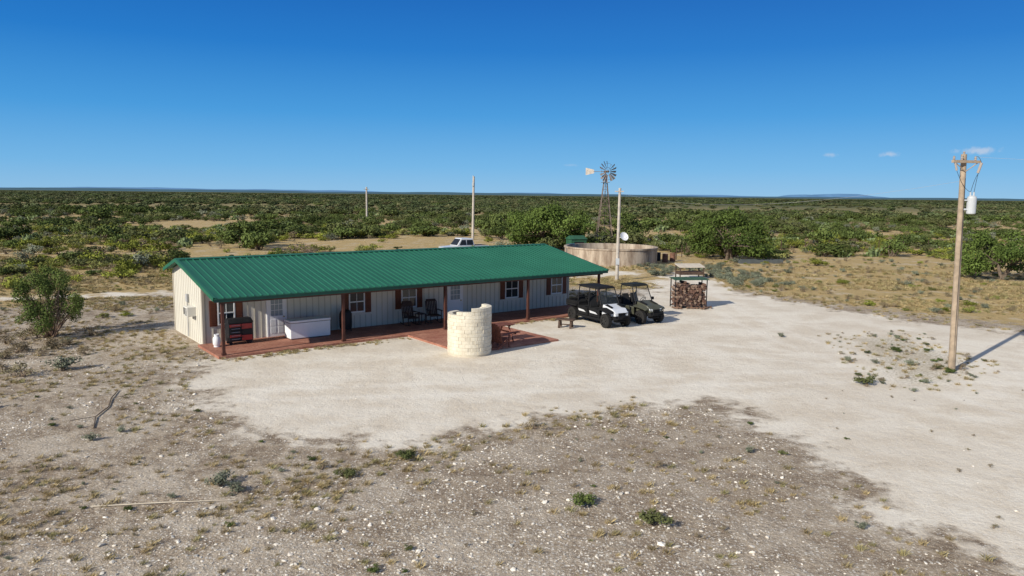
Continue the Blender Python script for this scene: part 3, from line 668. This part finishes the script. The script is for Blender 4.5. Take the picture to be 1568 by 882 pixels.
Part().box(-.48,.48,-.22,.22,.40,.47).make("seat",dw,e,.015); p=Part(); [p.hull([(s*.3-.05,y,0),(s*.3+.05,y,0),(s*.3-.05,y2,.4),(s*.3+.05,y2,.4),(s*.3-.05,y+.07,0),(s*.3+.05,y+.07,0),(s*.3-.05,y2+.07,.4),(s*.3+.05,y2+.07,.4)]) for s in (-1,1) for y,y2 in ((-.22,-.12),(.15,.05))]; p.box(-.3,.3,-.03,.03,.15,.2); p.make("legs",dw,e)
# ---------------------------------------------------------------- UTVs
tire=pmat("tire_rubber",(.022,.021,.02),.85,.2); rimm=pmat("dark_alloy",(.10,.10,.10),.4,.1,metal=.8); plast=pmat("black_plastic",(.015,.015,.016),.75,.2,spec=.12); seatm=pmat("seat_vinyl",(.025,.025,.025),.7,.2,spec=.15)
lens,_t,_b=newmat("headlamp_lens"); _b.inputs['Base Color'].default_value=(.6,.62,.65,1); _b.inputs['Roughness'].default_value=.05
def wheel(e,x,y,r_=.36,w_=.26,nm="wheel"):
    p=Part(); p.lathe([(r_*.55,-w_/2),(r_*.86,-w_/2),(r_*.97,-w_*.4),(r_,-w_*.2),(r_,w_*.2),(r_*.97,w_*.4),(r_*.86,w_/2),(r_*.55,w_/2)],c=(x,y,r_),n=26,axis='Y')
    for i in range(22):
        a=2*math.pi*i/22; Rm=Matrix.Rotation(a,3,'Y'); p.box(-.022,.022,-w_*.42,w_*.42,r_*.97,r_*1.035,R=Rm,at=(x,y,r_))
    p.make(nm+"_tire",tire,e)
    s=1 if y>0 else -1; p=Part(); p.cyl((x,y-w_*.3,r_),(x,y+s*w_*.36,r_),r_*.56,n=20)
    for i in range(6):
        a=i*math.pi/3; Rm=Matrix.Rotation(a,3,'Y'); p.box(-.03,.03,-.02,.02,.04,r_*.54,R=Rm,at=(x,y+s*w_*.40,r_))
    p.cyl((x,y,r_),(x,y+s*w_*.46,r_),.05,n=10); p.make(nm+"_rim",rimm,e)
def utv(loc,rz,paint,crew=True,roofmat=None,windshield=True,doorm=None):
    e=empty("utility_terrain_vehicle",loc,rz); wb=1.42 if crew else 1.05
    doorm=doorm or paint
    for x in (-wb,wb):
        for y in (-.62,.62): wheel(e,x,y)
    F=wb; 
    Part().box(-wb-.1,wb-.45,-.55,.55,.32,.50).box(-wb+.4,wb-.42,-.70,.70,.30,.42).make("chassis",plast,e,.02)
    p=Part(); p.hull([(F-.45,-.56,.62),(F-.45,.56,.62),(F-.45,-.50,1.14),(F-.45,.50,1.14),(F+.25,-.46,.98),(F+.25,.46,.98),(F+.50,-.40,.80),(F+.50,.40,.80),(F+.50,-.42,.62),(F+.50,.42,.62)]); p.make("hood",paint,e,.03)
    p=Part()
    for s in (-1,1):
        p.hull([(F-.52,s*.52,.98),(F-.1,s*.50,1.02),(F+.42,s*.46,.88),(F-.52,s*.78,.90),(F-.15,s*.80,.92),(F+.30,s*.78,.84),(F+.44,s*.72,.76),(F-.45,s*.52,.86),(F+.38,s*.48,.76)])
    p.make("front_fenders",doorm,e,.02)
    p=Part()
    for s in (-1,1): p.hull([(F-.30,s*.46,1.09),(F+.2,s*.42,.985),(F-.30,s*.30,1.115),(F+.1,s*.27,1.03),(F-.30,s*.46,1.13),(F+.2,s*.42,1.02),(F-.30,s*.30,1.155),(F+.1,s*.27,1.06)])
    p.make("hood_vents",plast,e)
    p=Part(); p.hull([(F+.36,-.46,.40),(F+.36,.46,.40),(F+.52,-.44,.62),(F+.52,.44,.62),(F+.56,-.38,.45),(F+.56,.38,.45),(F+.3,-.5,.62),(F+.3,.5,.62)]); p.box(F+.2,F+.44,-.3,.3,.30,.40); p.make("bumper_skid",plast,e,.02)
    p=Part(); p.box(F+.505,F+.52,-.22,.22,.64,.78)
    for k in range(4): p.box(F+.515,F+.53,-.2,.2,.655+k*.032,.668+k*.032)
    p.path([(F+.55,-.36,.45),(F+.66,-.34,.55),(F+.66,-.34,.80),(F+.66,.34,.80),(F+.66,.34,.55),(F+.55,.36,.45)],.022); p.cyl((F+.66,-.34,.6),(F+.66,.34,.6),.018); p.make("grille_and_bull_bar",plast,e)
    p=Part(); 
    for s in (-1,1): p.hull([(F+.44,s*.26,.80),(F+.505,s*.26,.70),(F+.515,s*.26,.80),(F+.40,s*.44,.82),(F+.49,s*.43,.72),(F+.46,s*.44,.82),(F+.40,s*.36,.86)])
    p.make("headlamps",lens,e)
    cab0=-wb+.42; cab1=F-.45
    p=Part(); p.box(cab0,cab1,-.60,.60,.42,.52); p.box(cab0-.02,cab0+.04,-.60,.60,.5,1.05); p.make("cab_floor",plast,e,.01)
    p=Part(); 
    segs=[(cab0+.08,cab0+.08+(cab1-cab0)/2-.12),(cab0+(cab1-cab0)/2+.06,cab1-.02)] if crew else [(cab0+.08,cab1-.02)]
    for a,b_ in segs:
        for s in (-1,1): p.hull([(a,s*.68,.44),(b_,s*.68,.44),(a,s*.72,.86),(b_,s*.72,.80),(a,s*.66,.90),(b_,s*.66,.86),(a,s*.64,.44),(b_,s*.64,.44)])
    p.make("doors",doorm,e,.015)
    p=Part()
    for a,b_ in segs:
        for s in (-1,1): p.hull([(a+.12,s*.705,.62),(b_-.15,s*.705,.60),(a+.1,s*.728,.74),(b_-.3,s*.728,.70),(a+.12,s*.69,.62),(b_-.15,s*.69,.6)])
    p.make("door_inserts",paint,e)
    B0=-wb-.62; B1=cab0-.06
    p=Part(); p.box(B0,B1,-.62,.62,.74,.80).box(B0,B1,-.66,-.60,.80,1.08).box(B0,B1,.60,.66,.80,1.08).box(B0-.04,B0,-.62,.62,.76,1.08).box(B1-.04,B1,-.6,.6,.8,1.08); p.make("cargo_bed",plast,e,.012)
    p=Part()
    for s in (-1,1): p.hull([(-wb-.5,s*.6,.80),(-wb+.42,s*.6,.80),(-wb-.45,s*.78,.82),(-wb+.40,s*.78,.82),(-wb-.4,s*.76,.90),(-wb+.36,s*.76,.90),(-wb-.45,s*.6,.94),(-wb+.4,s*.6,.94)])
    p.make("rear_fenders",doorm,e,.015)
    zt=1.90; p=Part(); r_=.026
    xs=[cab1-.38,(cab0+cab1)/2-.08,cab0+.02] if crew else [cab1-.38,cab0+.02]
    for s in (-1,1):
        p.cyl((cab1+.02,s*.60,1.02),(cab1-.38,s*.54,zt),r_); p.path([(xs[0],s*.54,zt),(xs[-1],s*.54,zt),(xs[-1]-.08,s*.60,.80)],r_)
        if crew: p.cyl((xs[1],s*.54,zt),(xs[1],s*.64,.50),r_)
        p.cyl((xs[-1],s*.56,1.5),(xs[-1]-.5,s*.56,1.05),r_*.8)
    for x in xs: p.cyl((x,-.54,zt),(x,.54,zt),r_)
    p.cyl((xs[-1]-.04,-.56,1.3),(xs[-1]-.04,.56,1.3),r_); p.make("roll_cage",blk,e,smooth=True)
    p=Part(); xa,xb=xs[-1]-.12,xs[0]+.14
    p.hull([(xa,-.60,zt+.03),(xb,-.56,zt+.02),(xa,.60,zt+.03),(xb,.56,zt+.02),(xa+.08,-.52,zt+.10),(xb-.2,-.48,zt+.11),(xa+.08,.52,zt+.10),(xb-.2,.48,zt+.11)]); p.make("roof",roofmat or plast,e,.02)
    if windshield:
        gmt=bpy.data.materials.get("clear_windshield")
        if not gmt:
            gmt,tt_,bb_=newmat("clear_windshield"); bb_.inputs['Base Color'].default_value=(.1,.12,.13,1); bb_.inputs['Roughness'].default_value=.03; bb_.inputs['Alpha'].default_value=.22
        p=Part(); p.add([(cab1+.0,-.56,1.06),(cab1+.0,.56,1.06),(cab1-.36,.50,zt-.03),(cab1-.36,-.50,zt-.03)],[(0,1,2,3)]); p.make("windshield",gmt,e)
    p=Part(); rows=[cab1-1.05]+([cab1-2.0] if crew else [])
    for x in rows:
        for y in (-.3,.3): p.box(x,x+.5,y-.26,y+.26,.72,.86); p.hull([(x-.05,y-.25,.82),(x+.09,y-.25,.86),(x-.05,y+.25,.82),(x+.09,y+.25,.86),(x-.2,y-.2,1.42),(x-.1,y-.2,1.42),(x-.2,y+.2,1.42),(x-.1,y+.2,1.42)])
        p.box(x,x+.45,-.55,.55,.5,.72)
    p.make("seats",seatm,e,.03)
    p=Part(); p.hull([(cab1-.25,-.56,.85),(cab1,-.56,.85),(cab1-.2,-.56,1.12),(cab1,-.56,1.14),(cab1-.25,.56,.85),(cab1,.56,.85),(cab1-.2,.56,1.12),(cab1,.56,1.14)])
    c=Vector((cab1-.42,.3,1.12)); ax=Vector((-.8,0,.5)).normalized(); a1=ax.orthogonal().normalized(); a2=ax.cross(a1)
    pts=[c+a1*.18*math.cos(k*math.pi/7)+a2*.18*math.sin(k*math.pi/7) for k in range(15)]; p.path(pts,.014,6); p.cyl(c,c-ax*.22,.02); p.cyl(pts[0],pts[7],.012); p.make("dash_and_steering",plast,e)
    p=Part()
    for s in (-1,1):
        for x in (-wb,wb): p.cyl((x-.1,s*.25,.4),(x,s*.56,.36),.02).cyl((x+.1,s*.25,.4),(x,s*.56,.36),.02).cyl((x,s*.36,.75),(x,s*.52,.38),.04)
        p.box(cab1-.16,cab1-.06,s*.66-.02,s*.66+.1*s+.02,1.15,1.3)
    p.make("suspension_and_mirrors",plast,e)
    return e
wpaint=pmat("white_paint",(.66,.68,.70),.25,.05,spec=.5); gpaint=pmat("camo_green_paint",(.15,.155,.11),.4,.45,4,c2=(.07,.07,.045),spec=.4)
ang=math.atan2(-.85,.52)
utv((4.6,39.35,0),ang,wpaint,True,doorm=plast); utv((6.75,40.35,0),ang+.03,gpaint,False,pmat("black_roof",(.018,.02,.018),.7,.1,spec=.15),True,doorm=gpaint)
# ---------------------------------------------------------------- firewood rack
e=empty("covered_firewood_rack",(10.75,45.3,0),.12)
p=Part(); [p.cyl((x,y,0),(x,y,1.72 if y<0 else 1.78),.035,n=8) for x in (-.98,.98) for y in (-.4,.45)]; p.box(-1,1,-.42,-.36,.08,.14).box(-1,1,.4,.46,.08,.14); p.make("frame",blk,e)
p=Part(); p.hull([(-1.08,-.55,1.72),(1.08,-.55,1.72),(-1.08,.55,1.78),(1.08,.55,1.78),(-1.08,-.55,1.745),(1.08,-.55,1.745),(-1.08,.55,1.805),(1.08,.55,1.805)])
for i in range(9): x=-1.04+i*.26; p.hull([(x-.02,-.55,1.74),(x+.02,-.55,1.74),(x,-.55,1.76),(x-.02,.55,1.80),(x+.02,.55,1.80),(x,.55,1.82)])
p.make("roof",pmat("faded_green_sheet",(.035,.10,.065),.8,.3,3,c2=(.07,.12,.08),spec=.1),e)
r=random.Random(13); pe=[Part(),Part(),Part()]
z=.2; row=0
while z<1.68:
    x=-.92+(.07 if row%2 else 0)
    while x<.93:
        rr=r.uniform(.055,.095); y0=-.42+r.uniform(-.12,.08); lim=1.62-.25*abs(math.sin(x*2.2+1))
        if z<lim: 
            q_=Part(); q_.cyl((x,y0,z+r.uniform(-.02,.02)),(x+r.uniform(-.04,.04),.38+r.uniform(-.1,.1),z+r.uniform(-.02,.02)),rr,rr*.9,n=r.choice([5,6,7])); pe[r.randint(0,2)].add(q_.v,q_.f)
        x+=rr*1.9
    z+=.125; row+=1
for k,(q_,c_) in enumerate(zip(pe,[(.15,.085,.06),(.26,.18,.13),(.09,.055,.045)])): q_.make("logs_%d"%k,pmat("firewood_%d"%k,c_,.9,.35,8),e)
r=random.Random(14); p=Part()
for i in range(16): a=r.uniform(0,3); c=Vector((r.uniform(-1.1,1.2),-.75+r.gauss(0,.15),.06)); p.cyl(c,c+Vector((.4*math.cos(a),.4*math.sin(a),r.uniform(0,.06))),.05,.045,n=6)
p.make("fallen_logs",pmat("firewood_fallen",(.18,.11,.075),.9,.35,8),e)
# ---------------------------------------------------------------- tank
tk,t,b=newmat("stained_concrete"); tc=t.new('ShaderNodeTexCoord').outputs['Object']; mp=t.new('ShaderNodeMapping'); t.link(tc,mp.inputs[0]); mp.inputs['Scale'].default_value=(1.2,1.2,.25)
c=t.mix(t.ss(t.noise(mp.outputs[0],1.3,6,.7),.35,.65),(.24,.175,.125),(.52,.43,.33)); t.link(c,b.inputs['Base Color']); b.inputs['Roughness'].default_value=.9
e=empty("concrete_water_tank",(9.9,75.6,0)); Part().lathe([(4.62,-.1),(4.62,1.5),(4.7,1.52),(4.7,1.66),(4.38,1.66),(4.38,-.1)],n=64).make("ring_wall",tk,e,smooth=True)
wm_,t,b=newmat("tank_water"); b.inputs['Base Color'].default_value=(.03,.045,.035,1); b.inputs['Roughness'].default_value=.06
Part().lathe([(0,1.1),(4.39,1.1)],n=64).make("water_surface",wm_,e)
p=Part(); p.cyl((-4.5,-1.2,0),(-4.5,-1.2,1.9),.05).cyl((-4.5,-1.2,1.9),(-3.7,-.9,1.9),.04); p.make("inlet_pipe",chrome,e)
e=empty("green_deer_blind",(7.3,86,0),.35); gb=pmat("green_painted_steel",(.03,.10,.055),.5,.25,2); Part().box(-.95,.95,-.75,.75,.35,1.75).make("cabin",gb,e,.03); Part().hull([(-1.05,-.85,1.752),(1.05,-.85,1.752),(-1.05,.85,1.752),(1.05,.85,1.752),(-.9,0,2.15),(.9,0,2.15)]).make("roof",gb,e); p=Part(); [p.box(x-.05,x+.05,y-.05,y+.05,0,.35) for x in (-.9,.9) for y in (-.65,.65)]; p.make("skids",blk,e); Part().box(-.6,.6,-.765,-.751,1.1,1.45).make("window_slot",blk,e)
# ---------------------------------------------------------------- windmill
e=empty("windmill",(11.8,97,0),0); gal=pmat("rusty_galvanized",(.20,.13,.09),.6,.35,3,metal=.2,c2=(.30,.24,.2)); rst=pmat("aged_blade_metal",(.42,.42,.42),.5,.3,2,c2=(.3,.22,.17)); HT=9.2
p=Part(); cs=[(-1,-1),(1,-1),(1,1),(-1,1)]
def lp(c,z): k=1.0*(1-z/HT)+.12; return Vector((c[0]*k,c[1]*k,z))
for c in cs: p.cyl(lp(c,0),lp(c,HT),.05,.04,n=6)
lv=[0,1.5,2.9,4.2,5.4,6.5,7.5,8.4,9.1]
for a,b_ in zip(lv[:-1],lv[1:]):
    for i in range(4):
        c0,c1=cs[i],cs[(i+1)%4]; p.cyl(lp(c0,b_),lp(c1,b_),.028,n=5); p.cyl(lp(c0,a),lp(c1,b_),.016,n=4); p.cyl(lp(c1,a),lp(c0,b_),.016,n=4)
p.box(-.5,.5,-.5,.5,8.35,8.4); p.cyl((0,0,0),(0,0,HT+.4),.03,n=6); p.make("lattice_tower",gal,e)
hub=Vector((0,0,9.75)); ax=Vector((.55,-.83,0)).normalized(); sd_=Vector((ax.y*-1,ax.x,0)); up=Vector((0,0,1)); hc=hub+ax*.45
p=Part(); p.cyl(hub-ax*.25,hc+ax*.1,.13,n=10).cyl((0,0,9.1),(0,0,9.8),.07); p.make("gearbox",gal,e)
p=Part(); RW=1.45
for i in range(18):
    if i in (3,4,9,14): continue
    a=2*math.pi*i/18; d_=sd_*math.cos(a)+up*math.sin(a); tn=-sd_*math.sin(a)+up*math.cos(a)
    q0=hc+d_*.42; q1=hc+d_*RW*(.92 if i%5==0 else 1); tw=(tn*.8+ax*.55).normalized()
    p.add([q0-tw*.05,q0+tw*.05,q1+tw*.16,q1-tw*.16,q0-tw*.05+ax*.006,q0+tw*.05+ax*.006,q1+tw*.16+ax*.006,q1-tw*.16+ax*.006],[(0,1,2,3),(7,6,5,4),(0,4,5,1),(1,5,6,2),(2,6,7,3),(3,7,4,0)])
p.make("blades",rst,e)
p=Part()
for rr in (.5,1.05):
    pts=[hc+(sd_*math.cos(2*math.pi*k/24)+up*math.sin(2*math.pi*k/24))*rr-ax*.04 for k in range(25)]; p.path(pts,.015,5)
for i in range(6): a=2*math.pi*i/6; p.cyl(hc,hc+(sd_*math.cos(a)+up*math.sin(a))*1.1-ax*.04,.018,n=5)
p.make("rims_and_spokes",gal,e)
tl=Vector((-.93,.3,0)).normalized(); t0=hub+tl*1.5; p=Part(); p.cyl(hub,hub+tl*1.6,.03,n=6)
p.make("tail_boom",gal,e); nrm=Vector((-tl.y,tl.x,0))*.01; t1=t0+tl*1.1
Part().hull([q_+s*nrm for s in (-1,1) for q_ in (t0-up*.22,t0+up*.24,t1+up*.48,t1-up*.46,t1-tl*.12)]).make("tail_vane",pmat("tail_white",(.50,.45,.39),.6,.3,4),e)
# ---------------------------------------------------------------- utility poles
pw=pmat("weathered_pole_wood",(.36,.28,.20),.9,.3,3,bump=.2); pwl=pmat("pale_pole_wood",(.48,.43,.37),.9,.2,3); pcan=pmat("transformer_grey",(.50,.52,.53),.4,.08); ins=pmat("porcelain",(.38,.33,.29),.2,.1)
wire=pmat("wire",(.03,.03,.03),.6,.1)
def polebody(e,top,r0,r1,mat):
    p=Part(); top=Vector(top); vs=[];fs=[];n=14;k=9
    for j in range(k):
        q_=top*(j/(k-1)); q_.z=top.z*j/(k-1)-(.2 if j==0 else 0); rr=r0+(r1-r0)*j/(k-1)
        for i in range(n): a=2*math.pi*i/n; vs.append((q_.x+rr*math.cos(a),q_.y+rr*math.sin(a),q_.z))
    for j in range(k-1):
        for i in range(n): fs.append((j*n+i,j*n+(i+1)%n,(j+1)*n+(i+1)%n,(j+1)*n+i))
    fs.append(tuple(range((k-1)*n,k*n))); p.add(vs,fs); p.make("pole",mat,e,smooth=True)
e=empty("utility_pole",(17.3,28.9,0)); tp=Vector((-.22,0,8.4)); polebody(e,tp,.135,.10,pw)
p=Part(); p.box(-.62,.62,-.06,.06,-.05,.05,R=Matrix.Rotation(.25,3,'Z'),at=(-.2,-.15,8.12)); p.cyl((-.2,-.15,7.75),(.3,-.05,8.08),.018).cyl((-.2,-.15,7.75),(-.68,-.27,8.08),.018); p.make("crossarm",pw,e)
p=Part(); 
for x in (-.55,-.2,.4): p.lathe([(.02,0),(.05,.02),(.03,.05),(.055,.08),(.03,.11),(.04,.14),(0,.16)],c=(-.2+x,-.15+.25*x,8.17),n=10)
p.lathe([(.02,0),(.05,.02),(.03,.05),(.05,.08),(0,.12)],c=(-.22,0,8.4),n=10)
p.cyl((.3,-.1,7.7),(.40,-.12,8.08),.05,n=8).cyl((-.62,-.3,7.78),(-.70,-.3,8.08),.04,n=8); p.make("insulators_and_cutouts",ins,e)
p=Part(); p.lathe([(0,0),(.15,.01),(.165,.05),(.165,.60),(.15,.66),(.08,.70),(0,.71)],c=(.15,-.12,6.15),n=20); p.cyl((.08,-.12,6.8),(.08,-.12,6.98),.03).cyl((.21,-.12,6.8),(.21,-.12,6.98),.03).box(-.14,.02,-.16,-.08,6.3,6.36).box(-.14,.02,-.16,-.08,6.65,6.7); p.make("transformer",pcan,e)
p=Part(); 
def sag(p,a,b_,s,r_=.008,n=12):
    a=Vector(a);b_=Vector(b_); pts=[a.lerp(b_,i/n)-Vector((0,0,s*4*(i/n)*(1-i/n))) for i in range(n+1)]; p.path(pts,r_,4)
sag(p,(.08,-.12,6.98),(.33,-.12,7.7),-.12); sag(p,(.40,-.12,8.08),(.2,-.05,8.3),-.1); sag(p,(.21,-.12,6.98),(.45,-.05,8.0),-.2,.008); sag(p,(-.70,-.3,8.08),(-.3,-.1,8.35),.1); sag(p,(-.62,-.3,7.78),(.08,-.12,6.98),.15); p.cyl((-.02,-.12,0),(-.17,-.13,7.5),.01,n=5)
p.make("jumper_wires",wire,e)
wg=pmat("aluminium_wire",(.35,.36,.38),.5,.1)
p=Part(); sag(p,(.2,-.05,8.3),(60,-8,8.6),.9,.005,20); sag(p,(-.22,0,7.4),(-9.0,30.3,6.9),.9,.005,16); p.make("overhead_wires",wg,e)
e=empty("utility_pole",(8.3,59.2,0)); polebody(e,(0.05,0,7.3),.14,.10,pwl)
p=Part(); p.lathe([(0,0),(.15,.012),(.28,.05),(.36,.11),(.35,.115),(.27,.06),(0,.015)],n=22); o=p.make("satellite_dish",white,e,smooth=True,loc=(.42,-.2,3.5)); o.rotation_euler=(math.radians(62),0,math.radians(25))
Part().cyl((0,0,3.4),(.4,-.15,3.5),.03).cyl((.4,-.2,3.3),(.6,-.55,3.5),.015).box(.56,.64,-.6,-.5,3.46,3.54).box(-.14,.14,-.2,-.11,1.3,1.8).make("dish_arm_and_meter",pcan,e)
p=Part(); p.box(-.35,.35,-.12,-.03,7.0,7.08); p.make("crossarm",pwl,e)
e=empty("utility_pole",(-5.9,111.5,0)); polebody(e,(.1,0,9.3),.20,.15,pwl); Part().box(-.12,.12,-.3,-.18,7.9,8.4).cyl((0,0,9.3),(0,0,9.45),.05).make("fittings",pcan,e)
e=empty("utility_pole",(-29.3,151.4,0)); polebody(e,(0,0,7.9),.20,.16,pwl); Part().box(-.5,.5,-.25,-.15,7.4,7.5).make("crossarm",pw,e)
# ---------------------------------------------------------------- pickup
e=empty("pickup_truck",(-5.3,81.5,0),math.radians(212)); e.scale=(1,1,1.08)
p=Part(); p.hull([(-2.7,-.9,.5),(-2.7,.9,.5),(-2.72,-.92,1.08),(-2.72,.92,1.08),(.9,-.95,1.1),(.9,.95,1.1),(2.6,-.86,.98),(2.6,.86,.98),(2.7,-.86,.5),(2.7,.86,.5)]); p.make("body",wpaint,e,.05)
p=Part(); p.hull([(-.9,-.86,1.1),(-.9,.86,1.1),(1.25,-.86,1.1),(1.25,.86,1.1),(-.7,-.74,1.82),(-.7,.74,1.82),(.65,-.74,1.84),(.65,.74,1.84)]); p.make("cab",wpaint,e,.04)
tint=pmat("tinted_auto_glass",(.02,.022,.025),.3,.1,spec=.25)
p=Part(); p.hull([(1.19,-.74,1.18),(1.19,.74,1.18),(.70,-.66,1.76),(.70,.66,1.76),(1.235,-.74,1.18),(1.235,.74,1.18),(.745,-.66,1.76),(.745,.66,1.76)])
for s in (-1,1):
    for a,b_ in ((-.72,.05),(.12,.95)): p.hull([(a,s*.872,1.18),(b_,s*.872,1.18),(a+.05,s*.775,1.68),(min(b_,.65),s*.775,1.68),(a,s*.80,1.18),(b_,s*.80,1.18),(a+.05,s*.70,1.68),(min(b_,.65),s*.70,1.68)])
p.make("windows",tint,e)
for x in (-1.7,1.75):
    for y in (-.82,.82): wheel(e,x,y,.38,.24)
Part().box(2.68,2.76,-.85,.85,.5,.68).box(2.7,2.73,-.5,.5,.72,.92).box(-2.8,-2.7,-.85,.85,.5,.66).make("bumpers_and_grille",chrome,e)
Part().box(-2.6,-1.0,-.78,.78,1.085,1.105).make("bed_liner",blk,e)
# ---------------------------------------------------------------- stock things near tank
e=empty("stock_feeder",(14.6,61.5,0),.15); tan=pmat("weathered_tan_panel",(.58,.51,.41),.8,.15,2)
Part().hull([(-1.1,-.6,.95),(1.1,-.6,.95),(-1.1,.6,1.15),(1.1,.6,1.15),(-1.1,-.6,1.0),(1.1,-.6,1.0),(-1.1,.6,1.2),(1.1,.6,1.2)]).make("lid",tan,e,.01); p=Part(); [p.box(x-.04,x+.04,y-.04,y+.04,0,.97 if y<0 else 1.12) for x in (-1,1) for y in (-.5,.5)]; p.box(-1,1,-.5,.5,.35,.6); p.make("trough_and_legs",dw,e)
e=empty("water_trough",(25.3,76.5,0),.1); p=Part(); p.box(-2.3,2.3,-.4,-.33,0,.4).box(-2.3,2.3,.33,.4,0,.4).box(-2.3,-2.22,-.33,.33,0,.4).box(2.22,2.3,-.33,.33,0,.4).box(-2.22,2.22,-.33,.33,0,.2); p.make("trough",pmat("galvanised_trough",(.09,.10,.10),.7,.2),e,.01)
r=random.Random(3)
for q_ in ((15.6,76.5),(16.6,77.6),(15.2,78.3)):
    e=empty("steel_barrel",(*q_,0)); Part().lathe([(0,0),(.29,0),(.3,.28),(.29,.3),(.3,.58),(.29,.6),(.29,.88),(0,.87)],n=18).make("drum",pmat("barrel_rust",(.16,.08,.05),.7,.4,4) if q_[0]>15.5 else blk,e,smooth=True)
e=empty("wire_fence",(0,0,0)); p=Part(); wr=Part(); line=[(17.5,80),(20,86),(27,92),(40,95),(60,97),(85,96)]
last=None
for a,b_ in zip(line[:-1],line[1:]):
    L_=math.dist(a,b_); k=int(L_/3)
    for i in range(k):
        x=a[0]+(b_[0]-a[0])*i/k; y=a[1]+(b_[1]-a[1])*i/k; h_=1.35+r.uniform(-.1,.15); p.cyl((x,y,-.1),(x+r.uniform(-.06,.06),y,h_),.05,n=6)
        if last: [wr.cyl((*last,z_),(x,y,z_),.008,n=4) for z_ in (.4,.8,1.2)]
        last=(x,y)
p.make("posts",dw,e); wr.make("wires",wire,e)
p=Part(); p.cyl((-8.9,15.25,.03),(-7.4,15.5,.035),.016,.014,n=6).cyl((-7.4,15.5,.035),(-6.0,15.68,.03),.014,.007,n=6); p.make("bleached_stick",pmat("bleached_wood",(.60,.52,.40),.8,.15),None)
p=Part(); pts=[(-13.2,24.6,.03),(-12.9,23.6,.04),(-12.5,22.7,.03),(-12.3,21.6,.04),(-11.8,20.6,.02)]; p.path(pts,.018,6); p.cyl(pts[1],(-12.4,23.9,.1),.01,n=5).cyl(pts[3],(-12.7,21.0,.1),.01,n=5); p.make("fallen_branch",bark,None)
